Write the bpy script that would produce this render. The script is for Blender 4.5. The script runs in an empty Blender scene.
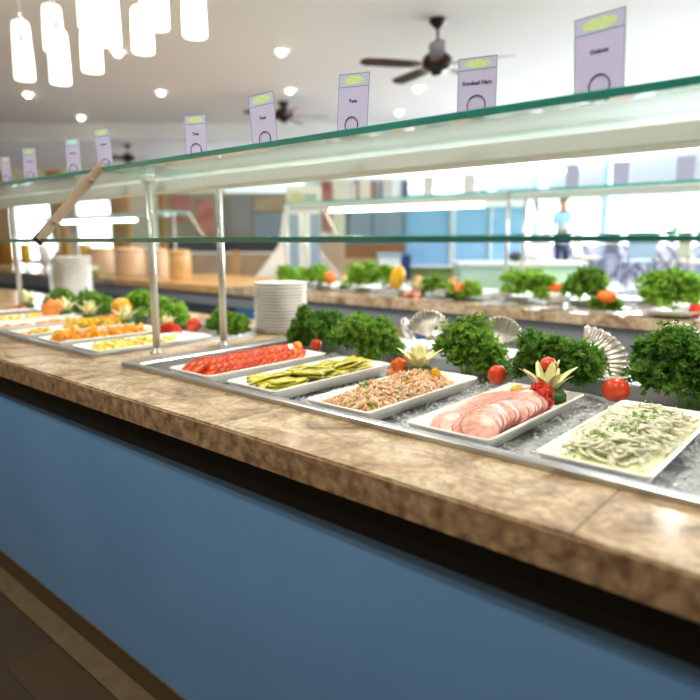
import bpy, math, random
from mathutils import Vector, Matrix, noise
R = random.Random(7)
PI = math.pi
scene = bpy.context.scene
COL = scene.collection
H = 1.46; F = 620.0; HOR = 242.0; VPX = -380.0
T = 1.01                                   # counter top height

# ------------------------------------------------------------------ camera
pitch = math.atan((350 - HOR) / F)
az = math.atan((350 - VPX) / (F / math.cos(pitch)))
FH = Vector((-math.cos(az), math.sin(az), 0))          # horizontal view direction
RT = Vector((FH.y, -FH.x, 0))
FW = Vector((FH.x * math.cos(pitch), FH.y * math.cos(pitch), -math.sin(pitch)))
UP = RT.cross(FW)
cd = bpy.data.cameras.new('camera'); cam = bpy.data.objects.new('camera', cd); COL.objects.link(cam)
cam.matrix_world = Matrix(((RT.x, UP.x, -FW.x, 0), (RT.y, UP.y, -FW.y, 0), (RT.z, UP.z, -FW.z, H), (0, 0, 0, 1)))
cd.sensor_width = 36; cd.lens = 36 * F / 700; cd.clip_start = .02; cd.clip_end = 200
cd.dof.use_dof = True; cd.dof.focus_distance = 1.72; cd.dof.aperture_fstop = 1.65
scene.camera = cam
C0 = Vector((0, 0, H))
def ray(x, y): return FW + RT * ((x - 350) / F) + UP * ((350 - y) / F)
def at_y(x, y, Y): d = ray(x, y); return C0 + d * (Y / d.y)
def at_z(x, y, z): d = ray(x, y); return C0 + d * ((z - H) / d.z)
def at_d(x, y, D): d = ray(x, y); return C0 + d * (D / d.dot(FH))     # D: distance along the level view direction
def z_at(y, D): return at_d(350, y, D).z

# ------------------------------------------------------------------ materials
def lin(h):
    h = h.lstrip('#'); v = [int(h[i:i + 2], 16) / 255 for i in (0, 2, 4)]
    return tuple((c / 12.92 if c <= .04045 else ((c + .055) / 1.055) ** 2.4) for c in v) + (1,)
MATS = {}
def mat(name, col='#ffffff', rough=.5, metal=0, trans=0, ior=1.45, emit=None, es=0, sss=0, coat=0, spec=.5, var=None, vscale=20, vdet=4, bump=0, bscale=60, vmix=(.35, .65), vec='Object', bdist=.002):
    if name in MATS: return MATS[name]
    m = bpy.data.materials.new(name); m.use_nodes = True; nt = m.node_tree; b = nt.nodes['Principled BSDF']
    b.inputs['Base Color'].default_value = lin(col); b.inputs['Roughness'].default_value = rough
    b.inputs['Metallic'].default_value = metal; b.inputs['Transmission Weight'].default_value = trans
    b.inputs['IOR'].default_value = ior; b.inputs['Coat Weight'].default_value = coat
    b.inputs['Specular IOR Level'].default_value = spec
    if sss: b.inputs['Subsurface Weight'].default_value = sss; b.inputs['Subsurface Radius'].default_value = (.01, .006, .004)
    if emit: b.inputs['Emission Color'].default_value = lin(emit); b.inputs['Emission Strength'].default_value = es
    if var or bump:
        tc = nt.nodes.new('ShaderNodeTexCoord')
    if var:
        n = nt.nodes.new('ShaderNodeTexNoise'); n.inputs['Scale'].default_value = vscale; n.inputs['Detail'].default_value = vdet
        nt.links.new(tc.outputs[vec], n.inputs['Vector'])
        r = nt.nodes.new('ShaderNodeValToRGB'); r.color_ramp.elements[0].position = vmix[0]; r.color_ramp.elements[1].position = vmix[1]
        r.color_ramp.elements[0].color = lin(col); r.color_ramp.elements[1].color = lin(var)
        nt.links.new(n.outputs['Fac'], r.inputs['Fac']); nt.links.new(r.outputs['Color'], b.inputs['Base Color'])
    if bump:
        n2 = nt.nodes.new('ShaderNodeTexNoise'); n2.inputs['Scale'].default_value = bscale; n2.inputs['Detail'].default_value = 3
        nt.links.new(tc.outputs[vec], n2.inputs['Vector'])
        bp = nt.nodes.new('ShaderNodeBump'); bp.inputs['Strength'].default_value = bump; bp.inputs['Distance'].default_value = bdist
        nt.links.new(n2.outputs['Fac'], bp.inputs['Height']); nt.links.new(bp.outputs['Normal'], b.inputs['Normal'])
    MATS[name] = m; return m

def paper(name, col, var=None, f=.5):
    m = bpy.data.materials.new(name); m.use_nodes = True; nt = m.node_tree; b = nt.nodes['Principled BSDF']; b.inputs['Base Color'].default_value = lin(col); b.inputs['Roughness'].default_value = .6
    t = nt.nodes.new('ShaderNodeBsdfTranslucent'); t.inputs[0].default_value = lin(col); x = nt.nodes.new('ShaderNodeMixShader'); x.inputs[0].default_value = f
    nt.links.new(b.outputs[0], x.inputs[1]); nt.links.new(t.outputs[0], x.inputs[2]); nt.links.new(x.outputs[0], nt.nodes['Material Output'].inputs[0])
    if var:
        tc = nt.nodes.new('ShaderNodeTexCoord'); n = nt.nodes.new('ShaderNodeTexNoise'); n.inputs['Scale'].default_value = 38; r = nt.nodes.new('ShaderNodeValToRGB')
        r.color_ramp.elements[0].position = .35; r.color_ramp.elements[1].position = .65; r.color_ramp.elements[0].color = lin(col); r.color_ramp.elements[1].color = lin(var)
        nt.links.new(tc.outputs['Object'], n.inputs[0]); nt.links.new(n.outputs['Fac'], r.inputs[0]); nt.links.new(r.outputs[0], b.inputs['Base Color']); nt.links.new(r.outputs[0], t.inputs[0])
    MATS[name] = m
def glass_mat(name, tint, gloss=1.0, ior=1.45, absorb=0.0, dif='#aaccc4'):
    """clear sheet glass: see-through with a Fresnel reflection, lets light pass"""
    m = bpy.data.materials.new(name); m.use_nodes = True; nt = m.node_tree; nt.nodes.clear()
    o = nt.nodes.new('ShaderNodeOutputMaterial'); t = nt.nodes.new('ShaderNodeBsdfTransparent'); t.inputs[0].default_value = lin(tint)
    g = nt.nodes.new('ShaderNodeBsdfGlossy'); g.inputs['Roughness'].default_value = .01; g.inputs[0].default_value = (gloss,) * 3 + (1,)
    lw = nt.nodes.new('ShaderNodeLayerWeight'); lw.inputs['Blend'].default_value = .5
    pw = nt.nodes.new('ShaderNodeMath'); pw.operation = 'POWER'; pw.inputs[1].default_value = 5; nt.links.new(lw.outputs['Facing'], pw.inputs[0])
    f0 = ((ior - 1) / (ior + 1)) ** 2
    f = nt.nodes.new('ShaderNodeMath'); f.operation = 'MULTIPLY_ADD'; f.inputs[1].default_value = 1 - f0; f.inputs[2].default_value = f0; nt.links.new(pw.outputs[0], f.inputs[0])
    mx = nt.nodes.new('ShaderNodeMixShader'); nt.links.new(f.outputs[0], mx.inputs[0]); nt.links.new(t.outputs[0], mx.inputs[1]); nt.links.new(g.outputs[0], mx.inputs[2])
    last = mx
    if absorb:
        d = nt.nodes.new('ShaderNodeBsdfDiffuse'); d.inputs[0].default_value = lin(dif)
        m2 = nt.nodes.new('ShaderNodeMixShader'); m2.inputs[0].default_value = absorb
        nt.links.new(mx.outputs[0], m2.inputs[1]); nt.links.new(d.outputs[0], m2.inputs[2]); last = m2
    nt.links.new(last.outputs[0], o.inputs[0]); MATS[name] = m; return m

def marble():
    m = bpy.data.materials.new('brown_marble'); m.use_nodes = True; nt = m.node_tree; b = nt.nodes['Principled BSDF']
    L = nt.links; N = nt.nodes.new
    tc = N('ShaderNodeTexCoord')
    n1 = N('ShaderNodeTexNoise'); n1.inputs['Scale'].default_value = 6; n1.inputs['Detail'].default_value = 9; n1.inputs['Roughness'].default_value = .68; n1.inputs['Distortion'].default_value = .9
    L.new(tc.outputs['Object'], n1.inputs['Vector'])
    r1 = N('ShaderNodeValToRGB'); e = r1.color_ramp.elements
    e[0].position = .34; e[0].color = lin('#8c7053'); e[1].position = .60; e[1].color = lin('#e6d3b2')
    k = e.new(.45); k.color = lin('#c0a581'); k = e.new(.52); k.color = lin('#d8c09a')
    L.new(n1.outputs['Fac'], r1.inputs['Fac'])
    # thin dark veins
    n2 = N('ShaderNodeTexNoise'); n2.inputs['Scale'].default_value = 4.2; n2.inputs['Detail'].default_value = 8; n2.inputs['Roughness'].default_value = .62; n2.inputs['Distortion'].default_value = 1.6
    mp = N('ShaderNodeMapping'); mp.inputs['Location'].default_value = (3, 7, 1); mp.inputs['Scale'].default_value = (1, 1.9, 1)
    L.new(tc.outputs['Object'], mp.inputs['Vector']); L.new(mp.outputs[0], n2.inputs['Vector'])
    s = N('ShaderNodeMath'); s.operation = 'SUBTRACT'; s.inputs[1].default_value = .5; L.new(n2.outputs['Fac'], s.inputs[0])
    a = N('ShaderNodeMath'); a.operation = 'ABSOLUTE'; L.new(s.outputs[0], a.inputs[0])
    r2 = N('ShaderNodeValToRGB'); r2.color_ramp.elements[0].position = 0; r2.color_ramp.elements[0].color = (1, 1, 1, 1); r2.color_ramp.elements[1].position = .03; r2.color_ramp.elements[1].color = (0, 0, 0, 1)
    L.new(a.outputs[0], r2.inputs['Fac'])
    mx = N('ShaderNodeMix'); mx.data_type = 'RGBA'; mx.inputs['B'].default_value = lin('#4a3640')
    ml = N('ShaderNodeMath'); ml.operation = 'MULTIPLY'; ml.inputs[1].default_value = .38; L.new(r2.outputs['Color'], ml.inputs[0])
    L.new(ml.outputs[0], mx.inputs['Factor']); L.new(r1.outputs['Color'], mx.inputs['A'])
    # fine grain
    n3 = N('ShaderNodeTexNoise'); n3.inputs['Scale'].default_value = 60; n3.inputs['Detail'].default_value = 4
    L.new(tc.outputs['Object'], n3.inputs['Vector'])
    r3 = N('ShaderNodeValToRGB'); r3.color_ramp.elements[0].position = .36; r3.color_ramp.elements[0].color = (.68, .63, .58, 1); r3.color_ramp.elements[1].position = .58; r3.color_ramp.elements[1].color = (1, 1, 1, 1)
    L.new(n3.outputs['Fac'], r3.inputs['Fac'])
    m3 = N('ShaderNodeMix'); m3.data_type = 'RGBA'; m3.blend_type = 'MULTIPLY'; m3.inputs['Factor'].default_value = .8
    L.new(mx.outputs['Result'], m3.inputs['A']); L.new(r3.outputs['Color'], m3.inputs['B'])
    # slab joints across the counter every 0.9 m
    sx = N('ShaderNodeSeparateXYZ'); L.new(tc.outputs['Object'], sx.inputs[0])
    ad = N('ShaderNodeMath'); ad.operation = 'ADD'; ad.inputs[1].default_value = 90.33 + .45; L.new(sx.outputs['X'], ad.inputs[0])
    md = N('ShaderNodeMath'); md.operation = 'MODULO'; md.inputs[1].default_value = .9; L.new(ad.outputs[0], md.inputs[0])
    s2 = N('ShaderNodeMath'); s2.operation = 'SUBTRACT'; s2.inputs[1].default_value = .45; L.new(md.outputs[0], s2.inputs[0])
    a2 = N('ShaderNodeMath'); a2.operation = 'ABSOLUTE'; L.new(s2.outputs[0], a2.inputs[0])
    lt = N('ShaderNodeMath'); lt.operation = 'LESS_THAN'; lt.inputs[1].default_value = .0016; L.new(a2.outputs[0], lt.inputs[0])
    m4 = N('ShaderNodeMix'); m4.data_type = 'RGBA'; m4.inputs['B'].default_value = lin('#5c4a3a'); L.new(lt.outputs[0], m4.inputs['Factor']); L.new(m3.outputs['Result'], m4.inputs['A'])
    L.new(m4.outputs['Result'], b.inputs['Base Color'])
    b.inputs['Roughness'].default_value = .17; b.inputs['Specular IOR Level'].default_value = .55
    MATS['marble'] = m; return m

def tiles():
    m = bpy.data.materials.new('brown_floor_tiles'); m.use_nodes = True; nt = m.node_tree; b = nt.nodes['Principled BSDF']; L = nt.links; N = nt.nodes.new
    tc = N('ShaderNodeTexCoord'); mp = N('ShaderNodeMapping'); mp.inputs['Location'].default_value = (2.19 - .0, -.86, 0); L.new(tc.outputs['Object'], mp.inputs['Vector'])
    br = N('ShaderNodeTexBrick'); br.inputs['Scale'].default_value = 1; br.inputs['Brick Width'].default_value = .9; br.inputs['Row Height'].default_value = .175
    br.inputs['Mortar Size'].default_value = .0028; br.inputs['Color1'].default_value = lin('#4a3820'); br.inputs['Color2'].default_value = lin('#3e2f1b'); br.inputs['Mortar'].default_value = lin('#2e2418'); br.offset = .5
    L.new(mp.outputs[0], br.inputs['Vector'])
    n = N('ShaderNodeTexNoise'); n.inputs['Scale'].default_value = 5; n.inputs['Detail'].default_value = 6; L.new(tc.outputs['Object'], n.inputs['Vector'])
    r = N('ShaderNodeValToRGB'); r.color_ramp.elements[0].color = (.75, .75, .75, 1); r.color_ramp.elements[1].color = (1.1, 1.08, 1.0, 1); L.new(n.outputs['Fac'], r.inputs['Fac'])
    mx = N('ShaderNodeMix'); mx.data_type = 'RGBA'; mx.blend_type = 'MULTIPLY'; mx.inputs['Factor'].default_value = 1
    L.new(br.outputs['Color'], mx.inputs['A']); L.new(r.outputs['Color'], mx.inputs['B']); L.new(mx.outputs['Result'], b.inputs['Base Color'])
    b.inputs['Roughness'].default_value = .45; MATS['tiles'] = m; return m

marble(); tiles()
M = MATS
mat('blue_paint', '#78abe0', .42, var='#72a5da', vscale=2.5, spec=.35)
mat('black_band', '#191917', .5)
mat('steel', '#b9bbbd', .3, metal=.9); mat('steel_dark', '#8d9093', .34, metal=.9)
mat('brushed_post', '#d6d4cf', .32, metal=.55)
mat('strut_metal', '#ac947e', .4, metal=.4)
mat('white_housing', '#f1f0ee', .45)
mat('ice', '#f4f7f8', .07, trans=.3, ior=1.31, spec=.9)
mat('ice_bed', '#b0b3b4', .16, metal=.1, var='#d4d7d8', vscale=40, vdet=6, bump=1, bscale=70, bdist=.006)
mat('porcelain', '#f5f3ee', .22, spec=.55, coat=.2)
mat('plate_white', '#f6f3ec', .2, coat=.3)
mat('teal_edge', '#00b2ae', .2, var='#08c2ba', vscale=3, spec=.35)
glass_mat('shelf_glass', '#f6faf8', .95, 1.5, .07, '#eeeeec')
glass_mat('pane_glass', '#f7fcfa', .8, 1.3, .0, '#cfe0d8')
glass_mat('window_glass', '#ffffff', .6, 1.3)
mat('wire', '#4a4548', .35, metal=.7)
paper('card', '#c9c5d6')
mat('card_teal', '#3f8f86', .5); mat('card_ink', '#2b2733', .6)
paper('logo_yellow', '#eef0b8', f=.3); paper('logo_green', '#bfdf9c', f=.5)
paper('logo_mint', '#c5e6d4')
paper('logo_orange', '#ecd8b0')
paper('leaf_a', '#3a7516', '#93be40', .4)
paper('leaf_b', '#2c6212', '#78aa38', .4)
paper('leaf_c', '#549420', '#b0d850', .4)
mat('stem', '#8fbf55', .5)
mat('tomato', '#c83a1c', .2, var='#e04a22', vscale=9, coat=.4)
mat('tomato_flesh', '#d83c20', .22, var='#f49a70', vscale=75, coat=.4, vmix=(.48, .66), bump=.3, bscale=80)
mat('tomato_yellow', '#e8a020', .22, var='#f0c040', vscale=55, coat=.4)
mat('pickle', '#bdb222', .25, var='#d8cf62', vscale=40, coat=.3); mat('pickle_rind', '#737a18', .3)
mat('tuna', '#cfa27c', .5, var='#e8c8a2', vscale=70, bump=.4, bscale=120)
mat('tuna_pink', '#cf9f7a', .5, var='#ecd0ae', vscale=70)
mat('ham', '#d38e7f', .35, var='#e6b2a2', vscale=60, coat=.1, vmix=(.38, .62), sss=.15); mat('ham_rim', '#b56c5c', .4)
paper('onion', '#fffef2', '#fbf8da', .35)
mat('onion_base', '#f8f5da', .35, var='#e8eab0', vscale=40, bump=.3, bscale=60)
mat('herb', '#5c8a28', .5, var='#94b840', vscale=80)
mat('carrot', '#e8702a', .35, var='#f28a3a', vscale=60)
mat('melon', '#f09a18', .3, var='#f7b83a', vscale=50, coat=.2)
mat('pineapple', '#efcf50', .3, var='#f7e48a', vscale=60, coat=.2)
mat('corn', '#f2bf20', .3, var='#f7d650', vscale=60, coat=.2)
mat('papaya', '#ee8a3a', .3, var='#f5a65a', vscale=40)
mat('pepper_red', '#cf2418', .2, var='#e23c22', vscale=40, coat=.5)
mat('pepper_yellow', '#f0b818', .2, coat=.5)
mat('petal', '#f7f3c2', .35, var='#e6e898', vscale=25); mat('petal_green', '#3a6a2a', .4)
mat('mango', '#f0b020', .3, var='#e8c83a', vscale=12)
mat('wood_top', '#c99a5c', .35, var='#dcb27a', vscale=9)
mat('peach_wood', '#d9b48c', .45, var='#e2c29e', vscale=6)
mat('tan', '#b9a283', .5, var='#ad9678', vscale=5)
mat('grey_panel', '#8d9094', .4); mat('dark_panel', '#3d4248', .4); mat('blue_panel', '#3a6ea8', .4)
mat('brown_panel', '#8a6138', .45)
mat('blue_door', '#8db9dc', .25, spec=.6, var='#7fadd4', vscale=3); mat('cooler', '#6f8496', .25)
mat('grey_blue', '#8494a6', .4)
paper('blind_cream', '#efe0bc', None, .12); paper('blind_mint', '#e8f4dc', None, .35); mat('navy', '#1f3e6b', .6); mat('olive', '#9aa860', .5); mat('mint', '#cfe6c4', .45); mat('lime', '#8fc24a', .5)
mat('white_paint', '#eeeeea', .55); mat('ceiling_paint', '#efebe6', .7); mat('cream_wall', '#e9dcc0', .6); mat('terrace_floor', '#a9a9b2', .4); mat('parapet', '#dcd8e2', .6)
mat('back_wall', '#d8dad8', .6); mat('camera_wall', '#8a7660', .7)
mat('orange_curtain', '#e0a040', .7, var='#d49030', vscale=6)
mat('poster_red', '#a8504c', .5, var='#b87a6a', vscale=6); mat('poster_board', '#9a907c', .5)
mat('fan_blade', '#4a3028', .45, var='#5f4034', vscale=12); mat('fan_metal', '#3a2c28', .35, metal=.6)
mat('black', '#161514', .4)
mat('lamp_glow', '#ffffff', .4, emit='#fff0d8', es=14); mat('pendant_glow', '#fff6ea', .35, emit='#ffeed8', es=1.5); mat('tube_glow', '#ffffff', .4, emit='#ffffff', es=9)
mat('bulb_glow', '#ffffff', .4, emit='#fff4e0', es=.9)
mat('skin', '#a9714e', .5); mat('hair', '#1d1714', .6); mat('shirt_blue', '#9fc0da', .7); mat('trousers_navy', '#24304a', .7)
mat('column_blue', '#9fb6c6', .5); mat('chair_cream', '#cfc8a4', .6); mat('leg_grey', '#7d7d92', .4, metal=.3)
mat('brass', '#a8854e', .3, metal=.8)

# ------------------------------------------------------------------ mesh building
class MB:
    def __init__(s): s.v = []; s.f = []; s.m = []; s.sm = []
    def add(s, vs, fs, mi=0, sm=False):
        o = len(s.v); s.v += [tuple(v) for v in vs]; s.f += [tuple(i + o for i in f) for f in fs]; s.m += [mi] * len(fs); s.sm += [sm] * len(fs); return s
    def box(s, a, b, mi=0, bev=0):
        (x0, y0, z0), (x1, y1, z1) = a, b
        if x0 > x1: x0, x1 = x1, x0
        if y0 > y1: y0, y1 = y1, y0
        if z0 > z1: z0, z1 = z1, z0
        if not bev:
            vs = [(x, y, z) for z in (z0, z1) for y in (y0, y1) for x in (x0, x1)]
            return s.add(vs, [(0, 2, 3, 1), (4, 5, 7, 6), (0, 1, 5, 4), (2, 6, 7, 3), (0, 4, 6, 2), (1, 3, 7, 5)], mi)
        q = bev; rings = []
        for z, i in ((z0, q), (z0 + q, 0), (z1 - q, 0), (z1, q)):
            X0, X1, Y0, Y1 = x0 + i, x1 - i, y0 + i, y1 - i
            rings.append([(X0 + q, Y0, z), (X1 - q, Y0, z), (X1, Y0 + q, z), (X1, Y1 - q, z), (X1 - q, Y1, z), (X0 + q, Y1, z), (X0, Y1 - q, z), (X0, Y0 + q, z)])
        return s.loft(rings, mi)
    def loft(s, rings, mi=0, caps=True, sm=False, closed=True):
        n = len(rings[0]); vs = [p for r in rings for p in r]; fs = []
        for k in range(len(rings) - 1):
            for i in range(n if closed else n - 1):
                j = (i + 1) % n; fs.append((k * n + i, k * n + j, (k + 1) * n + j, (k + 1) * n + i))
        if caps and closed: fs.append(tuple(reversed(range(n)))); fs.append(tuple(range((len(rings) - 1) * n, len(rings) * n)))
        return s.add(vs, fs, mi, sm)
    def lathe(s, prof, c=(0, 0, 0), n=20, mi=0, sm=True, caps=True):
        return s.loft([[(c[0] + r * math.cos(2 * PI * i / n), c[1] + r * math.sin(2 * PI * i / n), c[2] + z) for i in range(n)] for r, z in prof], mi, caps, sm)
    def tube(s, pts, r, n=8, mi=0, caps=True, closed=False):
        pts = [Vector(p) for p in pts]; rings = []
        for i, p in enumerate(pts):
            if closed: d = pts[(i + 1) % len(pts)] - pts[i - 1]
            else: d = pts[min(i + 1, len(pts) - 1)] - pts[max(i - 1, 0)]
            d.normalize(); a = Vector((0, 0, 1)) if abs(d.z) < .9 else Vector((1, 0, 0))
            u = d.cross(a).normalized(); w = d.cross(u); rr = r[i] if isinstance(r, (list, tuple)) else r
            rings.append([p + u * (rr * math.cos(2 * PI * k / n)) + w * (rr * math.sin(2 * PI * k / n)) for k in range(n)])
        if closed: rings.append(rings[0])
        return s.loft(rings, mi, caps and not closed, True)
    def obox(s, c, ax, ay, az_, mi=0):
        c, ax, ay, az_ = map(Vector, (c, ax, ay, az_))
        vs = [c + ax * i + ay * j + az_ * k for k in (-1, 1) for j in (-1, 1) for i in (-1, 1)]
        return s.add(vs, [(0, 2, 3, 1), (4, 5, 7, 6), (0, 1, 5, 4), (2, 6, 7, 3), (0, 4, 6, 2), (1, 3, 7, 5)], mi)
    def sphere(s, c, r, n=12, m=8, mi=0, f=None):
        rx, ry, rz = r if isinstance(r, (tuple, list)) else (r, r, r); prof = []
        rings = []
        for j in range(m + 1):
            t = PI * j / m; rad = max(math.sin(t), .001)
            ring = []
            for i in range(n):
                p = Vector((rad * math.cos(2 * PI * i / n), rad * math.sin(2 * PI * i / n), -math.cos(t)))
                k = f(p) if f else 1
                ring.append((c[0] + p.x * rx * k, c[1] + p.y * ry * k, c[2] + p.z * rz * k))
            rings.append(ring)
        return s.loft(rings, mi, True, True)
    def build(s, name, mats, parent=None, world=False, link=True, bevel=0):
        me = bpy.data.meshes.new(name); vs = s.v
        if world and parent is not None:
            L = parent.location.copy(); q = parent.parent
            while q is not None: L += q.location; q = q.parent
            vs = [(v[0] - L.x, v[1] - L.y, v[2] - L.z) for v in vs]
        me.from_pydata(vs, [], s.f)
        if not isinstance(mats, (list, tuple)): mats = [mats]
        for m in mats: me.materials.append(M[m])
        for p, mi, sm in zip(me.polygons, s.m, s.sm): p.material_index = mi; p.use_smooth = sm
        me.validate(); me.update()
        o = bpy.data.objects.new(name, me)
        if link: COL.objects.link(o)
        if parent is not None: o.parent = parent
        if bevel:
            b = o.modifiers.new('bevel', 'BEVEL'); b.width = bevel; b.segments = 2; b.limit_method = 'ANGLE'
        return o
def tag(o, label=None, cat=None, group=None, kind=None):
    if label: o['label'] = label
    if cat: o['category'] = cat
    if group: o['group'] = group
    if kind: o['kind'] = kind
    return o
def empty(name, loc=(0, 0, 0), rz=0):
    o = bpy.data.objects.new(name, None); COL.objects.link(o); o.location = loc; o.rotation_euler = (0, 0, rz); o.empty_display_size = .05; return o
def copy_tree(o, parent=None):
    kids = list(o.children); c = o.copy(); COL.objects.link(c); c.parent = parent
    for k in kids: copy_tree(k, c)
    return c
def struct(name, mb, m, **k): return tag(mb.build(name, m, **k), kind='structure')

# ================================================================== THE ROOM
CEIL = 3.4; TER = .70
def PD(px, D, z=0): p = at_d(px, 242, D); return Vector((p.x, p.y, z))
def DM(px, D, Y=5.75): return max(D, Y / (FH.y + RT.y * (px - 350) / 629.5))      # keep clear of the far island
struct('floor', MB().add([(-30, -6, 0), (8, -6, 0), (8, 30, 0), (-30, 30, 0)], [(0, 1, 2, 3)]), 'tiles')
mat('border_tile', '#605238', .45, var='#6c5e42', vscale=14)
struct('trim_1', MB().box((-14, .86, -.02), (3.5, .9385, .004)), 'border_tile')
# raised terrace floor beyond the islands
tA, tB, tC, tD = PD(480, 9.6), PD(900, 9.6), PD(1300, 24), PD(-250, 24)
m_ = MB(); m_.loft([[(p.x, p.y, z) for p in (PD(250, 11), PD(530, 10.5), PD(560, 9.8), PD(1250, 9.8), PD(1150, 26), PD(-100, 26))] for z in (0, TER)])
struct('floor_terrace', m_, 'terrace_floor')
# ceiling with a dropped beam where the dining terrace begins
struct('ceiling', MB().box((-32, -7, CEIL), (9, 32, CEIL + .15)), 'ceiling_paint')
def slab(a, b, thick, z0, z1, m, name, kind='structure'):
    a = Vector(a); b = Vector(b); d = (b - a); d.z = 0; d.normalize(); n = Vector((-d.y, d.x, 0)) * thick
    mb = MB(); mb.loft([[(p.x, p.y, z) for p in (a - n / 2, b - n / 2, b + n / 2, a + n / 2)] for z in (z0, z1)])
    o = mb.build(name, m); return tag(o, kind=kind) if kind else o
slab(PD(-330, 10.9), PD(1150, 10.9), .25, 3.14, CEIL + .01, 'white_paint', 'trim_2')
# camera side walls
slab((-18, -3.2, 0), (4.6, -3.2, 0), .1, 0, CEIL, 'camera_wall', 'wall_behind_camera')
slab((4.6, -3.2, 0), (4.6, 9.0, 0), .1, 0, CEIL, 'camera_wall', 'wall_right')
slab((-18, -3.2, 0), PD(-330, 16.5), .1, 0, CEIL, 'cream_wall', 'wall_left')
# window wall of the terrace: sill, mullion columns, header, panes
w0, w1 = PD(450, 22), PD(700, 11.4); wd = (w1 - w0).normalized(); w2 = w0 + wd * 19.5
slab(w0, w2, .16, TER, TER + .70, 'parapet', 'wall_window_sill'); slab(w0, w2, .2, 3.16, CEIL, 'white_paint', 'wall_window_header')
L_ = (w2 - w0).length; n_ = 7
for i in range(n_ + 1):
    p = w0 + wd * (L_ * i / n_); slab(p - wd * .13, p + wd * .13, .22, TER, 3.2, 'column_blue', 'trim_%d' % (i + 3))
for i in range(n_):
    a = w0 + wd * (L_ * i / n_ + .13); b = w0 + wd * (L_ * (i + 1) / n_ - .13); slab(a, b, .012, TER + .70, 3.16, 'window_glass', 'window_%d' % (i + 1))
slab(w2, (4.6, 9.0, 0), .1, 0, CEIL, 'white_paint', 'wall_right_return')
# back wall, with tall windows in its left part
bl = PD(-330, 16.5); b0 = PD(215, 17.5); b1 = PD(450, 22)
slab(b0, b1, .14, 0, CEIL, 'back_wall', 'wall_back')
slab(bl, b0, .14, 0, 1.0, 'cream_wall', 'wall_back_sill'); slab(bl, b0, .14, 2.95, CEIL, 'cream_wall', 'wall_back_header')
bd = (b0 - bl).normalized(); inb0 = Vector((-bd.y, bd.x, 0)); inb0 = inb0 if inb0.dot(C0 - bl) > 0 else -inb0; LB = (b0 - bl).length; nb = 7
for i in range(nb + 1):
    p = bl + bd * (LB * i / nb); slab(p - bd * .35, p + bd * .35, .16, 1.0, 2.96, 'cream_wall', 'wall_pier_%d' % (i + 1))
for i in range(nb):
    a = bl + bd * (LB * i / nb + .35); b = bl + bd * (LB * (i + 1) / nb - .35); slab(a, b, .012, 1.0, 2.95, 'window_glass', 'window_%d' % (i + 11))
    if i not in (1, 4, 5):  # blinds added to tone down the glare of these windows
        q = inb0 * .12; mb = slab(a + q, b + q, .01, 1.0, 2.9, 'blind_cream' if i % 2 else 'blind_mint', 'dimming_blind', None); tag(mb, 'pale translucent blind added to dim the back window, %s' % ['far off at left', '', 'beside the orange curtain', 'behind the slanted strut', '', 'left of the near post', 'next to the notice board'][i], 'blind', 'blinds added to dim the back windows')

# ================================================================== NEAR COUNTER
XL, XR = -12.0, 3.0
def counter(name, yf, yb, xl, xr, holes, near=True):
    c = empty(name, (xl + (xr - xl) / 2, (yf + yb) / 2, 0))
    mb = MB(); z0 = T - .07
    hy0, hy1 = (holes[0][2], holes[0][3])
    mb.box((xl, yf, z0), (xr, hy0, T)); mb.box((xl, hy1, z0), (xr, yb, T)); x = xl
    for h in sorted(holes): mb.box((x, hy0, z0), (h[0], hy1, T)); x = h[1]
    mb.box((x, hy0, z0), (xr, hy1, T))
    mb.build('marble_top', 'marble', c, world=True)
    return c
near = counter('buffet_counter', .913, 2.38, XL, XR, [(-2.095, -.01, 1.157, 2.06), (-4.28, -2.345, 1.157, 2.06)])
mat('marble_edge', '#7a5f45', .3, var='#bda07a', vscale=34, vdet=12, vmix=(.34, .66), bump=.5, bscale=60, bdist=.004)
MB().box((XL, .9085, T - .07), (XR, .9129, T - .006)).build('marble_edge', 'marble_edge', near, world=True)
tag(near, 'long buffet counter with brown marble top, black band and plain blue front', 'counter')
MB().box((XL, .932, .857), (XR, .96, T - .07)).box((XL, 2.30, .857), (XR, 2.33, T - .07)).build('band', 'black_band', near, world=True)
MB().box((XL, .944, .06), (XR, .958, .857)).build('front_panel', 'blue_paint', near, world=True)
MB().box((XL, 2.30, .0), (XR, 2.32, .857)).build('back_panel', 'blue_paint', near, world=True)
mat('skirting', '#5a4a34', .45)
MB().box((XL, .9385, 0), (XR, .952, .088)).build('skirting', 'skirting', near, world=True)

# ------------------------------------------------------------------ steel ice trays
def tray(x0, x1, y0, y1, label, fx=.09, fy=.03, fb=.08, z=T):
    t = empty('ice_tray', ((x0 + x1) / 2, (y0 + y1) / 2, z - .1))
    def rect(a, b, c, d, zz, r=.012):
        out = []
        for cx, cy, s in ((b - r, c + r, -90), (b - r, d - r, 0), (a + r, d - r, 90), (a + r, c + r, 180)):
            for k in range(5): q = math.radians(s + 22.5 * k); out.append((cx + r * math.cos(q), cy + r * math.sin(q), zz))
        return out
    i0, i1, j0, j1 = x0 + fx, x1 - fx, y0 + fy, y1 - fb
    mb = MB(); mb.loft([rect(x0, x1, y0, y1, z - .0), rect(x0, x1, y0, y1, z + .012, .012), rect(x0 + .004, x1 - .004, y0 + .004, y1 - .004, z + .016), rect(i0 - .004, i1 + .004, j0 - .004, j1 + .004, z + .015), rect(i0, i1, j0, j1, z + .010), rect(i0 + .006, i1 - .006, j0 + .006, j1 - .006, z - .085), rect(i0 + .1, i1 - .1, j0 + .1, j1 - .1, z - .09)], caps=False)
    n = 20; base = 6 * n; mb.f.append(tuple(range(base, base + n))); mb.m.append(0); mb.sm.append(False)
    mb.build('pan', 'steel', t, world=True)
    tag(t, label, 'tray'); return (i0 + .007, i1 - .007, j0 + .007, j1 - .007, z)
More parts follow.
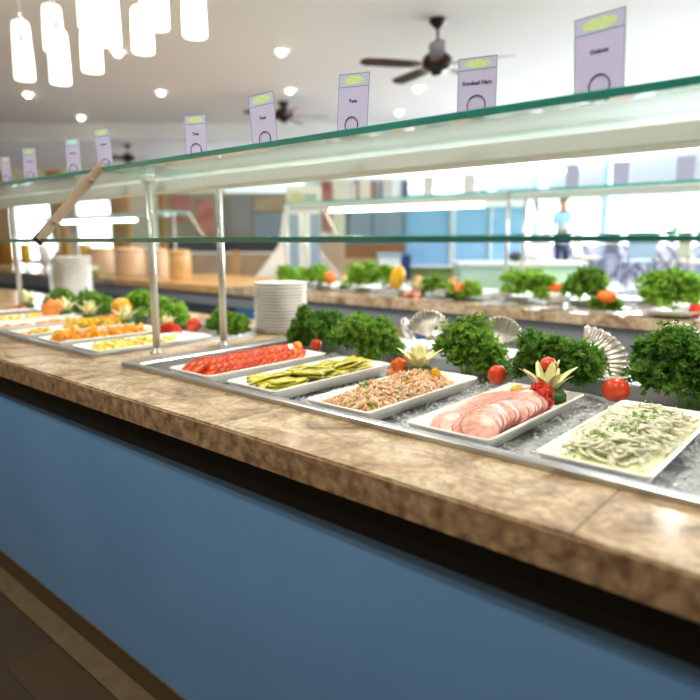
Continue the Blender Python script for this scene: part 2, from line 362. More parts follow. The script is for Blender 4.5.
def ice(rc, label, seed, n=1500, lvl=-.034, xlo=None):
    x0, x1, y0, y1, z = rc; r = random.Random(seed); mb = MB(); nx = int((x1 - x0) / .025); ny = int((y1 - y0) / .025)
    vs = []; fs = []
    for j in range(ny + 1):
        for i in range(nx + 1):
            x = x0 + (x1 - x0) * i / nx; y = y0 + (y1 - y0) * j / ny; vs.append((x, y, z + lvl + .010 * noise.noise(Vector((x * 14, y * 14, seed)))))
    for j in range(ny):
        for i in range(nx): a = j * (nx + 1) + i; fs.append((a, a + 1, a + nx + 2, a + nx + 1))
    mb.add(vs, fs, 1, True)
    for _ in range(n):
        x = r.uniform(x0 + .012, x1 - .012); y = r.uniform(y0 + .012, y1 - .012)
        if noise.noise(Vector((x * 9, y * 9, seed + 3))) < -.12 and r.random() < .7: continue
        s = r.uniform(.003, .0095)
        c = Vector((x, y, z + lvl + r.uniform(-.002, .008)))
        m3 = Matrix.Rotation(r.uniform(0, 6), 3, Vector((r.uniform(-1, 1), r.uniform(-1, 1), r.uniform(-1, 1))).normalized())
        a = [m3 @ Vector((s * r.uniform(.6, 1.3), 0, 0)), m3 @ Vector((0, s * r.uniform(.5, 1.1), 0)), m3 @ Vector((0, 0, s * r.uniform(.4, .9)))]
        p = [c + a[0], c - a[0], c + a[1], c - a[1], c + a[2], c - a[2]]
        mb.add(p, [(0, 2, 4), (2, 1, 4), (1, 3, 4), (3, 0, 4), (2, 0, 5), (1, 2, 5), (3, 1, 5), (0, 3, 5)], 0)
    return tag(mb.build('crushed_ice', ['ice', 'ice_bed']), label, 'ice', kind='stuff')
rc1 = tray(-2.107, 0.0, 1.145, 2.072, 'near steel tray full of ice, holding the white savoury dishes', fx=.085)
rc2 = tray(-4.292, -2.333, 1.145, 2.072, 'farther steel ice tray at left with the fruit dishes', fx=.03)
ice(rc1, 'crushed ice in the near tray around ham and onion dishes', 3, 7000)
ice(rc2, 'crushed ice in the left tray under the fruit dishes', 4, 900)

# ------------------------------------------------------------------ dishes
DW, DL, DY = .235, .575, 1.20
def dish_mesh():
    mb = MB(); w, l = DW / 2, DL / 2
    def rr(a, b, z, r=.014):
        out = []
        for cx, cy, s in ((a - r, -b + r, -90), (a - r, b - r, 0), (-a + r, b - r, 90), (-a + r, -b + r, 180)):
            for k in range(5): q = math.radians(s + 22.5 * k); out.append((cx + r * math.cos(q), cy + r * math.sin(q), z))
        return out
    mb.loft([rr(w - .028, l - .028, 0), rr(w - .003, l - .003, .036), rr(w, l, .040), rr(w - .004, l - .004, .043), rr(w - .010, l - .010, .041), rr(w - .030, l - .030, .008), rr(w - .05, l - .05, .0065)], sm=True)
    return mb
DZ = T - .026
def dish(xc, label, tilt=0, rz=0):
    o = DISH if not DISH.get('used') else DISH.copy()
    if o is not DISH: COL.objects.link(o)
    DISH['used'] = 1
    o.location = (xc, DY + DL / 2, DZ); o.rotation_euler = (tilt, 0, rz); return tag(o, label, 'dish', 'white rectangular dishes bedded in the ice')
DISH = dish_mesh().build('serving_dish', 'porcelain')
xs = dict(tomato=-1.765, pickle=-1.445, tuna=-1.09, ham=-.742, onion=-.408)
for k, lb in (('tomato', 'white dish holding the sliced tomatoes'), ('pickle', 'white dish holding the sliced green pickles'), ('tuna', 'white dish holding the tuna salad'), ('ham', 'white dish holding the pink ham slices'), ('onion', 'white dish holding the marinated onions, nearest of all dishes')):
    dish(xs[k], lb)
xf = dict(pine=-2.495, melon=-2.84, corn=-3.18, papaya=-3.52, mango=-3.86)
for k, lb in (('pine', 'white dish of pale pineapple chunks beside the steel post'), ('melon', 'white dish heaped with bright orange melon'), ('corn', 'white dish with a small pale yellow heap in front'), ('papaya', 'white dish with a low layer of orange papaya'), ('mango', 'white dish of yellow mango at the left picture edge')):
    dish(xf[k], lb)
if 'used' in DISH: del DISH['used']
for o in list(COL.objects):
    if 'used' in o: del o['used']
FB = DZ + .008       # food base level

# scatter copies of prototypes
def place(proto_meshes, name, loc, rot, scale=(1, 1, 1), label=None, cat=None, group=None):
    me = proto_meshes if not isinstance(proto_meshes, list) else R.choice(proto_meshes)
    o = bpy.data.objects.new(name, me); COL.objects.link(o); o.location = loc; o.rotation_euler = rot; o.scale = scale
    return tag(o, label, cat, group)
def mesh_of(mb, name, mats):
    o = mb.build(name, mats, link=False); return o.data
# tomato slice: flesh disc + rind
def slice_mesh(r, t, name, mats, wob=.05, seed=0, dome=0.0):
    rr = random.Random(seed); n = 22; mb = MB(); ph = rr.uniform(0, 6)
    def ring(k, z, m=1.0): return [(r * k * (1 + wob * math.sin(2 * (2 * PI * i / n) + ph)) * math.cos(2 * PI * i / n), r * k * (1 + wob * math.sin(3 * (2 * PI * i / n) + ph)) * math.sin(2 * PI * i / n), z + dome * (1 - k * k)) for i in range(n)]
    mb.loft([ring(.94, t), ring(.6, t), ring(.2, t)], 0, False, True); mb.add(ring(.2, t), [tuple(range(n))], 0)
    mb.loft([ring(.94, 0), ring(1, t * .3), ring(1, t * .7), ring(.94, t)], 1, False, True); mb.add(ring(.94, 0), [tuple(reversed(range(n)))], 0)
    return mesh_of(mb, name, mats)
ts = [slice_mesh(.034, .006, 'tomato_slice', ['tomato_flesh', 'tomato'], seed=i) for i in range(3)]
ty = slice_mesh(.033, .006, 'tomato_slice', ['tomato_yellow', 'tomato'], seed=9)
for row, (dx, n, y0) in enumerate(((-.050, 17, 1.250), (.002, 18, 1.242), (.052, 16, 1.255))):
    for i in range(n):
        y = y0 + i * .0275; last = y > 1.60
        x = xs['tomato'] + dx + R.uniform(-.006, .006)
        place(ty if (last and R.random() < .5) else ts, 'tomato_slice', (x, y, FB + .032 + (.012 if row == 1 else 0)), (math.radians(42 + R.uniform(-6, 6)), R.uniform(-.15, .15), R.uniform(-.25, .25)), (1.12, 1.12, 1.1), label='tomato slice overlapping its neighbours in the row of red slices', cat='tomato slice', group='tomato slices in the leftmost savoury dish')
# pickles: long lens shaped slices
def pickle_mesh(seed):
    rr = random.Random(seed); mb = MB(); n = 12; L = .062; top = []; bot = []; rings = []
    b = rr.uniform(-.01, .01)
    for i in range(n + 1):
        t = -1 + 2 * i / n; w = max(.015 * (1 - t * t) ** .6, .0012); x = b * (1 - t * t); z = .004 * math.sin(t * 2 + seed)
        rings.append([(x - w, L * t, z), (x - w * .6, L * t, z + .0035), (x + w * .6, L * t, z + .0035), (x + w, L * t, z), (x + w * .5, L * t, z - .0035), (x - w * .5, L * t, z - .0035)])
    mb.loft(rings, 0, True, True)
    for k in range(len(mb.f)):
        if mb.f[k] and (k % 6) in (4, 3): mb.m[k] = 1
    return mesh_of(mb, 'pickle_slice', ['pickle', 'pickle_rind'])
ps = [pickle_mesh(i) for i in range(4)]
for i in range(96):
    v = i / 96; y = R.uniform(1.295, 1.70); x = xs['pickle'] + R.uniform(-.062, .062) * (1 - v * .4)
    place(ps, 'pickle_slice', (x, y, FB + .009 + .042 * v * (1 - abs(y - 1.5) * 1.6)), (R.uniform(-.12, .12), R.uniform(-.35, .35), R.gauss(.0, .3)), (1.45, 1.2, 1.4), 'glossy olive green pickle slice lying in the pickle heap', 'pickle slice', 'pickle slices in the second dish')
# heap surface helper
def heap(xc, y0, y1, hw, h, name, mats, label, cat, flakes=0, fs=(.006, .012), seed=1, kind='stuff', nscale=40, namp=.006, flat=2.5):
    rr = random.Random(seed); mb = MB(); nx, ny = 22, 56
    def hz(u, v, x, y): return h * max(0, (1 - abs(u) ** flat)) ** .6 * max(0, (1 - abs(v) ** 5)) ** .5 * (.75 + .5 * noise.noise(Vector((x * 11, y * 11, seed)))) + (namp * noise.noise(Vector((x * nscale * 2, y * nscale * 2, seed)))) * (1 - abs(u) ** 4)
    vs = []
    for j in range(ny + 1):
        for i in range(nx + 1):
            u = -1 + 2 * i / nx; v = -1 + 2 * j / ny; x = xc + u * hw; y = (y0 + y1) / 2 + v * (y1 - y0) / 2
            vs.append((x, y, FB + .001 + hz(u, v, x, y)))
    mb.add(vs, [(j * (nx + 1) + i, j * (nx + 1) + i + 1, (j + 1) * (nx + 1) + i + 1, (j + 1) * (nx + 1) + i) for j in range(ny) for i in range(nx)], 0, True)
    for _ in range(flakes):
        u = rr.uniform(-.95, .95); v = rr.uniform(-.97, .97); x = xc + u * hw; y = (y0 + y1) / 2 + v * (y1 - y0) / 2; s = rr.uniform(*fs)
        c = Vector((x, y, FB + .002 + hz(u, v, x, y) + rr.uniform(-.2, .5) * s))
        m3 = Matrix.Rotation(rr.uniform(0, 6), 3, Vector((rr.uniform(-1, 1), rr.uniform(-1, 1), rr.uniform(-1, 1))).normalized())
        ax = [m3 @ Vector((s, 0, 0)), m3 @ Vector((0, s * rr.uniform(.3, .6), 0)), m3 @ Vector((0, 0, s * rr.uniform(.2, .5)))]
        mi = rr.randrange(len(mats)); p = [c + ax[0] + ax[1] * .5, c - ax[0] + ax[1] * .3, c + ax[1], c - ax[1], c + ax[2], c - ax[2]]
        mb.add(p, [(0, 2, 4), (2, 1, 4), (1, 3, 4), (3, 0, 4), (2, 0, 5), (1, 2, 5), (3, 1, 5), (0, 3, 5)], mi, True)
    return tag(mb.build(name, mats), label, cat, kind=kind), hz
heap(xs['tuna'], 1.225, 1.72, .092, .056, 'tuna_salad', ['tuna', 'tuna_pink'] * 9 + ['herb', 'carrot'], 'heap of flaked tuna salad with green and red bits', 'tuna salad', flakes=1900, fs=(.008, .019), seed=5)
# ham slices
hm = [slice_mesh(.046, .0022, 'ham_slice', ['ham', 'ham_rim'], wob=.03, seed=20 + i, dome=.004) for i in range(3)]
for row, (dx, n, y0, st) in enumerate(((-.060, 12, 1.262, .020), (-.024, 15, 1.252, .019), (.016, 18, 1.246, .0175), (.050, 21, 1.238, .0155))):
    for i in range(n):
        y = y0 + i * st; x = xs['ham'] + dx + .010 * math.sin(i * .35 + row) + R.uniform(-.003, .003)
        place(hm, 'ham_slice', (x, y + .03, FB + .022 + .008 * row * .6 + .010 * i / n), (math.radians(24 + R.uniform(-4, 4)), math.radians(10 * (row - 1.5)) + R.uniform(-.06, .06), R.uniform(-.15, .15)), label='thin pink ham slice overlapping the others in its row', cat='ham slice', group='ham slices fanned out in the fourth dish')
# onions
heap(xs['onion'], 1.225, 1.758, .098, .047, 'onion_base', ['onion_base'], 'juicy bed of chopped onion beneath the onion strips', 'onion salad', seed=8)
def onion_mesh(seed):
    rr = random.Random(seed); r = rr.uniform(.022, .042); a = rr.uniform(1.6, 4.0); n = 14; w = .0042; rings = []; ecc = rr.uniform(.5, .9)
    for i in range(n + 1):
        t = a * (i / n - .5); c = Vector((r * math.sin(t), ecc * r * (math.cos(t) - .5), .005 * math.sin(t * 1.5 + seed)))
        o = Vector((math.sin(t), math.cos(t), 0)); k = w * (1 if 0 < i < n else .4)
        rings.append([c - o * k * 1.5, c - o * k * .6 + Vector((0, 0, k * .6)), c + o * k * .6 + Vector((0, 0, k * .6)), c + o * k * 1.5, c - Vector((0, 0, k * .5))])
    return mesh_of(MB().loft(rings, 0, True, True), 'onion_strip', ['onion'])
om = [onion_mesh(i) for i in range(8)]
for i in range(290):
    u = R.uniform(-.88, .88); v = R.uniform(-.9, .92); x = xs['onion'] + u * .08; y = 1.495 + v * .245
    place(om, 'onion_strip', (x, y, FB + .012 + .034 * (1 - abs(u) ** 3) * (1 - v ** 6) + R.uniform(0, .006)), (R.uniform(-.2, .2), R.uniform(-.2, .2), R.uniform(0, 6.28)), label='curved pale onion strip in the onion dish', cat='onion strip', group='onion strips in the nearest dish')
mb = MB(); rr = random.Random(5)
for i in range(620):
    u = rr.uniform(-.85, .85); v = rr.uniform(-.9, .9)
    if abs(v) > .92: continue
    if rr.random() < .5: cx, cy = [(-.4, -.55), (.1, -.3), (.5, .3), (-.2, .2), (.1, .7), (-.6, -.8)][rr.randrange(6)]; u = cx + rr.gauss(0, .15); v = cy + rr.gauss(0, .1)
    x = xs['onion'] + u * .082; y = 1.495 + v * .25; z = FB + .021 + .036 * max(0, 1 - u * u) * max(0, 1 - v ** 4) + rr.uniform(0, .004); s = rr.uniform(.0015, .0042)
    a = rr.uniform(0, 6); mb.add([(x + s * math.cos(a + k * 1.57) * (1 + .4 * (k % 2)), y + s * math.sin(a + k * 1.57), z + rr.uniform(-.002, .002)) for k in range(4)] + [(x, y, z + .002), (x, y, z - .002)], [(0, 1, 4), (1, 2, 4), (2, 3, 4), (3, 0, 4), (1, 0, 5), (2, 1, 5), (3, 2, 5), (0, 3, 5)])
tag(mb.build('chopped_herbs', 'herb'), 'chopped green herbs sprinkled over the onions', 'herbs', kind='stuff')
# fruit
def chunk_mesh(seed, s, mats, name):
    rr = random.Random(seed); mb = MB(); v = []
    for z in (-1, 1):
        for y in (-1, 1):
            for x in (-1, 1): v.append((x * s * rr.uniform(.6, 1.2), y * s * rr.uniform(.6, 1.2), z * s * rr.uniform(.4, .8)))
    mb.add(v, [(0, 2, 3, 1), (4, 5, 7, 6), (0, 1, 5, 4), (2, 6, 7, 3), (0, 4, 6, 2), (1, 3, 7, 5)]); return mesh_of(mb, name, mats)
def chunks(key, name, mats, n, y0, y1, s, label, cat, group, hw=.075, hgt=.04, seed=0):
    ms = [chunk_mesh(seed + i, s, mats, name) for i in range(5)]
    for i in range(n):
        v = i / n; y = R.uniform(y0, y1); x = xf[key] + R.uniform(-hw, hw) * (1 - .45 * v)
        place(ms, name, (x, y, FB + .006 + hgt * v), (R.uniform(0, 6), R.uniform(0, 6), R.uniform(0, 6)), label=label, cat=cat, group=group)
chunks('pine', 'pineapple_chunk', ['pineapple'], 95, 1.24, 1.62, .014, 'pale yellow pineapple chunk in the dish beside the post', 'pineapple chunk', 'pineapple chunks', hgt=.035)
chunks('melon', 'melon_chunk', ['melon'], 130, 1.24, 1.70, .013, 'bright orange melon chunk in the heaped dish', 'melon chunk', 'orange melon chunks', hgt=.05, seed=10)
chunks('corn', 'fruit_piece', ['corn'], 32, 1.24, 1.36, .012, 'yellow piece in the small front heap', 'fruit piece', 'yellow pieces at the dish front', hw=.05, hgt=.025, seed=20)
chunks('corn', 'fruit_piece', ['corn'], 75, 1.46, 1.72, .013, 'yellow piece in the larger rear heap', 'fruit piece', 'yellow pieces at the dish back', hgt=.06, seed=30)
chunks('papaya', 'papaya_slice', ['papaya'], 70, 1.24, 1.72, .014, 'orange papaya piece lying in a low layer', 'papaya piece', 'papaya pieces', hgt=.02, seed=40)
chunks('mango', 'mango_piece', ['corn'], 60, 1.24, 1.6, .014, 'yellow mango piece at the left picture edge', 'mango piece', 'mango pieces', hgt=.03, seed=50)

# ------------------------------------------------------------------ greenery and garnish
def leaf_mass(mb, c, rad, n, r, size=(.010, .017), mi=0, lumps=9):
    """curly leaves clustered into lumps of uneven size around the bunch"""
    c = Vector(c); L = []
    for k in range(lumps):
        a = 2 * PI * (k + r.uniform(-.4, .4)) / lumps * 2.4; cz = r.uniform(-.5, .95); sz = math.sqrt(max(0, 1 - cz * cz)); q = r.uniform(.45, .95)
        L.append((Vector((sz * math.cos(a) * rad[0] * q, sz * math.sin(a) * rad[1] * q, cz * rad[2] * q)), r.uniform(.28, .52)))
    L.append((Vector((0, 0, 0)), .7))
    for k in range(n):
        o, f = L[r.randrange(len(L))]
        th = r.uniform(0, 2 * PI); cz = r.uniform(-.5, 1); sz = math.sqrt(max(0, 1 - cz * cz)); d = Vector((sz * math.cos(th), sz * math.sin(th), cz))
        q = r.uniform(.6, 1.08) if r.random() < .9 else r.uniform(1.0, 1.35); av = (rad[0] + rad[1] + rad[2]) / 3
        p = c + o + Vector((d.x * (rad[0] * .5 + av * .5) * f * q, d.y * (rad[1] * .5 + av * .5) * f * q, d.z * (rad[2] * .5 + av * .5) * f * q))
        nrm = (d + Vector((r.uniform(-.8, .8), r.uniform(-.8, .8), r.uniform(-.3, .9)))).normalized()
        u = nrm.orthogonal().normalized(); w = nrm.cross(u); s = r.uniform(*size) * (1.25 if q > 1.05 else 1); a0 = r.uniform(0, 6); m = 9
        vs = [p - nrm * s * .3] + [p + u * (math.cos(a0 + 2 * PI * i / m) * s * (1 if i % 2 else .55)) + w * (math.sin(a0 + 2 * PI * i / m) * s * (1 if i % 2 else .55)) + nrm * (s * (.4 if i % 2 else -.15) + r.uniform(-.2, .2) * s) for i in range(m)]
        mb.add(vs, [(0, i + 1, (i + 1) % m + 1) for i in range(m)], mi, False)
def parsley(px, pyb, Y, rad, n, label, m='leaf_a', zb=T, seed=0, name='parsley_bunch', size=(.007, .0135), stems=26, cat='parsley', grp='curly parsley bunches along the back of the trays', off=None):
    p = at_y(px, pyb, Y); r = random.Random(seed); t = empty(name, (p.x, Y, zb)); mb = MB()
    leaf_mass(mb, (0, 0, rad[2] * .50), (rad[0] * .95, rad[1], rad[2] * .56), n, r, size, 0, 13)
    mb.v = [(x, y, max(z, .004 + abs(x) * .05)) for x, y, z in mb.v]
    mb.build('leaves', m, t)
    sm = MB()
    for k in range(stems):
        a = r.uniform(0, 2 * PI); q = r.uniform(.3, .85); e = Vector((rad[0] * q * math.cos(a), rad[1] * q * math.sin(a), rad[2] * r.uniform(.3, .8)))
        s0 = Vector((r.uniform(-.02, .02), r.uniform(-.02, .01), .004)); sm.tube([s0, (s0 + e) / 2 + Vector((0, 0, .01)), e], .0013, 5)
    sm.build('stems', 'stem', t)
    return tag(t, label, cat, grp)
zi = T - .03
parsley(314, 345, 1.93, (.15, .09, .185), 3000, 'parsley bunch in front of the white plate stack', 'leaf_b', zi, 1)
parsley(367, 352, 1.90, (.15, .09, .175), 3200, 'broad parsley bunch above the pickle and tuna dishes', 'leaf_a', zi, 2)
parsley(468, 372, 1.92, (.135, .085, .190), 2900, 'tall leafy parsley bunch with light green top between two steel shells', 'leaf_a', zi, 3)
parsley(551, 392, 1.88, (.148, .08, .195), 3400, 'dense dark parsley bunch directly behind the ham dish garnish', 'leaf_b', zi, 4)
parsley(688, 402, 1.93, (.17, .09, .215), 3600, 'parsley bunch behind the onion dish at the right edge', 'leaf_b', zi, 5)
parsley(229, 338, 1.90, (.12, .09, .13), 1500, 'small parsley bunch at the corner between the two trays', 'leaf_a', zi, 6)
parsley(168, 322, 1.94, (.15, .09, .17), 1800, 'parsley bunch behind the post and the red beet garnish', 'leaf_c', zi, 7)
parsley(138, 318, 1.97, (.12, .08, .20), 1400, 'tall parsley bunch next to the yellow lemon', 'leaf_c', zi, 8)
parsley(92, 312, 1.95, (.20, .08, .17), 1800, 'wide parsley bunch in front of the far plate stack', 'leaf_a', zi, 9)
parsley(60, 305, 1.95, (.17, .08, .15), 1200, 'leftmost wide parsley bunch behind the cream flowers', 'leaf_a', zi, 10)

def tomato(loc, s, label, m='tomato', rot=(0, 0, 0), squash=(1, 1, 1.15), grp=None, name='tomato', cat='tomato'):
    o = MB(); o.sphere((0, 0, 0), (s * squash[0], s * squash[1], s * squash[2]), 20, 14, f=lambda p: 1 - .10 * max(0, p.z - .8) * 5 * .5)
    t = o.build(name, m); t.location = loc; t.rotation_euler = rot
    st = MB(); st.lathe([(.002, s * squash[2] * .86), (.0025, s * squash[2] * .95), (.0015, s * squash[2] * 1.02)], n=6); st.build('stem_end', 'petal_green', t)
    return tag(t, label, cat, grp)
p = at_y(316, 345, 1.83); tomato((p.x, p.y, p.z), .024, 'small red tomato leaning on parsley near the plate stack', rot=(.3, .2, 0))
p = at_y(497, 375, 1.79); tomato((p.x, p.y, p.z), .030, 'upright red tomato between the two right parsley bunches', rot=(.1, .1, 0))
p = at_y(616, 390, 1.81); tomato((p.x, p.y, p.z), .036, 'large red tomato above the corner of the onion dish', rot=(.2, 1.2, .3), squash=(1, 1, 1.1))
p = at_y(194, 325, 1.80); tomato((p.x, p.y, p.z), .036, 'reddish tomato just right of the beet pieces', rot=(.2, .9, 0))
p = at_y(122, 308, 1.86); tomato((p.x, p.y, p.z), .06, 'round yellow lemon between parsley bunches', 'tomato_yellow', name='lemon', cat='lemon', squash=(1, 1, 1.05))
p = at_y(22, 311, 1.72); tomato((p.x, p.y, p.z), .058, 'orange-red tomato at the far left of the fruit dishes', 'carrot', squash=(1.1, 1, .8))

def flower(loc, s, n, label, heart='tomato', base=True, lean=.62, m='petal', rz=0):
    t = empty('vegetable_flower', loc, rz)
    for k in range(n + n // 2):
        inner = k >= n; kk = k - n if inner else k; a = 2 * PI * (kk + (.5 if inner else 0)) / (n // 2 if inner else n); ln = s * (.95 if inner else (1 if k % 2 else .85)); w = s * .155; le = lean * (.32 if inner else 1.0); mb = MB(); rings = []
        for i in range(9):
            u = i / 8; r_ = s * .07 + le * ln * (u ** 1.4); z = ln * (u - (.04 if inner else .26) * u * u); ww = max(w * math.sin(PI * min(1, u * .82 + .15)) ** .7, .001); th = max(.006 * (1 - u), .001)
            c = Vector((r_ * math.cos(a), r_ * math.sin(a), z)); tn = Vector((-math.sin(a), math.cos(a), 0)); o = Vector((math.cos(a), math.sin(a), 0))
            rings.append([c - tn * ww - o * (ww * .3), c + o * th, c + tn * ww - o * (ww * .3), c - o * th])
        mb.loft(rings, 0, True, True); mb.build('petal', m, t)
    if heart: MB().sphere((0, 0, s * .80), s * .19, 14, 10).build('heart', heart, t)
    if base: MB().sphere((0, 0, s * .1), (s * .42, s * .34, s * .2), 12, 8, f=lambda p: 1 + .2 * math.sin(p.x * 9) * math.cos(p.y * 9)).build('leaf_base', 'petal_green', t)
    return tag(t, label, 'garnish', 'carved vegetable flowers')
p = at_y(546, 408, 1.67); flower((p.x, 1.67, FB + .025), .125, 8, 'cream vegetable flower with cherry tomato heart on the ham dish')
p = at_y(419, 380, 1.70); flower((p.x, 1.70, FB + .03), .115, 9, 'pointed pale green vegetable flower on the tuna dish', heart=None)
p = at_y(28, 308, 1.76); flower((p.x, 1.76, FB + .02), .14, 7, 'cream vegetable flower farthest left on the fruit tray', heart=None)
p = at_y(66, 308, 1.76); flower((p.x, 1.76, FB + .02), .125, 7, 'cream vegetable flower between the orange piece and the yellow heap', heart=None)
p = at_y(90, 315, 1.76); flower((p.x, 1.76, FB + .02), .12, 8, 'cream vegetable flower behind the heaped yellow pieces', heart=None)
p = at_y(126, 318, 1.76); flower((p.x, 1.76, FB + .02), .115, 8, 'pale vegetable flower below the yellow lemon', heart=None)
p = at_y(168, 328, 1.79); flower((p.x, 1.79, FB + .035), .075, 6, 'pale vegetable flower above the red beet pieces', heart=None)

def pieces(name, mats, px, py, Y, n, s, spread, label, cat, group, hgt=.03, seed=0):
    c = at_y(px, py, Y); ms = [chunk_mesh(seed + i, s, mats, name) for i in range(4)]
    for i in range(n):
        a = R.uniform(0, 6.28); q = R.uniform(0, 1) * (1 - .5 * i / n)
        place(ms, name, (c.x + spread[0] * q * math.cos(a), Y + spread[1] * q * math.sin(a), FB + .016 + hgt * i / n), (R.uniform(0, 6), R.uniform(0, 6), R.uniform(0, 6)), label=label, cat=cat, group=group)
pieces('red_pepper_dice', ['pepper_red'], 541, 408, 1.60, 60, .0125, (.052, .035), 'glossy red pepper dice at the foot of the ham garnish', 'red pepper piece', 'red pepper pieces on the ham', .06, 60)
pieces('carrot_piece', ['carrot'], 398, 376, 1.68, 24, .014, (.045, .025), 'orange carrot piece beside the flower on the tuna', 'carrot piece', 'carrot pieces on the tuna', .05, 70)
pieces('yellow_pepper_piece', ['pepper_yellow'], 434, 380, 1.66, 9, .014, (.03, .014), 'yellow pepper piece right of the flower on the tuna', 'yellow pepper piece', 'yellow pepper pieces on the tuna', .04, 80)
pieces('beet_piece', ['pepper_red'], 170, 333, 1.72, 46, .015, (.085, .04), 'deep red piece in the pile behind the steel post', 'red vegetable piece', 'red pieces behind the post', .045, 90)
pieces('orange_wedge', ['carrot'], 112, 328, 1.76, 14, .016, (.06, .03), 'orange red wedge below the lemon', 'vegetable piece', 'orange red pieces below the lemon', .04, 95)
p = at_y(412, 357, 1.78); tomato((p.x, p.y, p.z), .026, 'small tomato behind the pointed flower of the tuna dish', 'carrot', squash=(1.2, 1, .8))
p = at_y(517, 391, 1.60); tomato((p.x, 1.60, p.z), .018, 'yellow cherry tomato beside the ham slices', 'pepper_yellow', squash=(1.1, 1, .9))

p = at_y(62, 302, 1.72)
tag(empty('x', (0, 0, 0)), 'x'); bpy.data.objects.remove(bpy.data.objects['x'])
mb = MB(); mb.sphere((0, 0, 0), (.10, .06, .06), 14, 10, f=lambda q: 1 + .12 * math.sin(q.x * 7 + q.y * 5)); o = mb.build('papaya_wedge', 'papaya'); o.location = at_y(52, 310, 1.70); o.rotation_euler = (0, -.5, 0)
tag(o, 'large orange papaya wedge left of the second cream flower', 'papaya')

# ------------------------------------------------------------------ plates
def plate_mesh(r, m='plate_white'):
    mb = MB(); mb.lathe([(r * .55, 0), (r * .6, .002), (r * .86, .004), (r * .985, .0085), (r, .0115), (r * .985, .014), (r * .78, .0085), (r * .6, .007), (r * .01, .0065)], n=40); return mesh_of(mb, 'plate', [m])
def stack(px, y, Y, n, r, label, gap=.0158, z0=T):
    p = at_y(px, y, Y); me = plate_mesh(r)
    for i in range(n):
        place(me, 'plate', (p.x + R.uniform(-.0015, .0015), Y + R.uniform(-.0015, .0015), z0 + i * gap), (0, 0, R.uniform(0, 6)), label=label, cat='plate', group=label.replace('round white plate in the ', ''))
stack(281, 330, 2.16, 16, .137, 'round white plate in the stack by the near tray corner')
stack(72, 290, 2.16, 21, .15, 'round white plate in the far left stack behind the fruit', gap=.0166)

# ------------------------------------------------------------------ scallop shells on plates
def shell_mesh(s, ribs=15):
    mb = MB(); na, nr = ribs * 4, 12; A = math.radians(70); rows = []
    for k in (0, 1):
        ring = []
        for j in range(nr + 1):
            row = []
            for i in range(na + 1):
                a = -A + 2 * A * i / na; q = j / nr; Rr = s * (1 - .16 * (abs(a) / A) ** 2) * (.06 + .94 * q)
                rb = .035 * s * q * math.cos(ribs * 2 * PI * (i / na)); z = s * .30 * math.sin(PI * min(1, q) * .62 + .12) * math.cos(a * .85) + rb - k * .003
                row.append((Rr * math.sin(a), Rr * math.cos(a), z))
            ring.append(row)
        rows.append(ring)
    n = na + 1; N = (nr + 1) * n; vs = [p for ring in rows for row in ring for p in row]; fs = []
    for j in range(nr):
        for i in range(na):
            a = j * n + i; fs.append((a, a + n, a + n + 1, a + 1)); fs.append((N + a, N + a + 1, N + a + n + 1, N + a + n))
    for i in range(na): a = nr * n + i; fs.append((a, N + a, N + a + 1, a + 1)); fs.append((i, i + 1, N + i + 1, N + i))
    for j in range(nr):
        a = j * n; fs.append((a, N + a, N + a + n, a + n)); b = a + na; fs.append((b, b + n, N + b + n, N + b))
    mb.add(vs, fs, 0, True); return mb
def shell(loc, s, rot, label, grp, m='steel', handle=True):
    t = empty('scallop_shell', loc); t.rotation_euler = rot
    shell_mesh(s).build('shell_fan', m, t)
    h = MB(); h.obox((0, -s * .02, s * .05), (s * .22, 0, 0), (0, s * .07, 0), (0, 0, s * .035)); h.build('hinge', m, t, bevel=.004)
    return tag(t, label, 'shell', grp)
mat('shell_grey', '#8f8b8a', .4, metal=.4, var='#a5a19e', vscale=30)
mat('shell_steel', '#a9a49a', .3, metal=.75, var='#c8c4bc', vscale=30)
def rest(px, py, Y, r, label, grp, z0=T):
    p = at_y(px, py, Y); return place(plate_mesh(r), 'plate', (p.x, Y, z0), (0, 0, 0), label=label, cat='plate', group=grp)
GN = 'plates with shells along the back of the near counter'
def shell_dir(px, py, Y, s, axis, hollow, label):
    """hinge at the given spot, fan opening along axis, hollow side facing 'hollow'"""
    p = at_y(px, py, Y); yv = Vector(axis).normalized(); zv = -Vector(hollow); zv = (zv - yv * zv.dot(yv)).normalized(); xv = yv.cross(zv)
    o = shell((p.x, Y, max(p.z, T + .022)), s, (0, 0, 0), label, 'steel shells on the near counter', 'shell_steel')
    o.rotation_euler = Matrix(((xv.x, yv.x, zv.x), (xv.y, yv.y, zv.y), (xv.z, yv.z, zv.z))).to_euler(); return o
UPZ = Vector((0, 0, 1))
rest(624, 380, 2.14, .125, 'white plate under the large steel shell', GN); rest(424, 345, 2.22, .13, 'white plate under the round grey shell', GN); rest(506, 352, 2.24, .125, 'white plate half hidden between two parsley bunches', GN); rest(700, 362, 2.26, .12, 'white plate at the right picture edge', GN)
shell_dir(584, 357, 2.06, .160, RT * .96 + UPZ * .16, -FH * .75 + UPZ * .62, 'large ribbed steel scallop shell standing behind the dark parsley')
shell_dir(432, 338, 2.20, .125, UPZ * .95 + RT * -.05 + FH * .2, -FH + RT * .3, 'round grey scallop shell standing left of the tall parsley')
shell_dir(500, 346, 2.22, .115, UPZ * .95 + RT * -.1, -FH - RT * .2, 'scallop shell half hidden between the two parsley bunches')
shell_dir(672, 352, 2.24, .14, RT * .9 + UPZ * .35, -FH * .8 + UPZ * .6, 'scallop shell near the right picture edge behind the parsley')
shell_dir(414, 338, 2.16, .095, UPZ * .8 - RT * .25, RT * .9 - FH * .35, 'dark striped scallop shell seen edge-on beside the round grey shell')

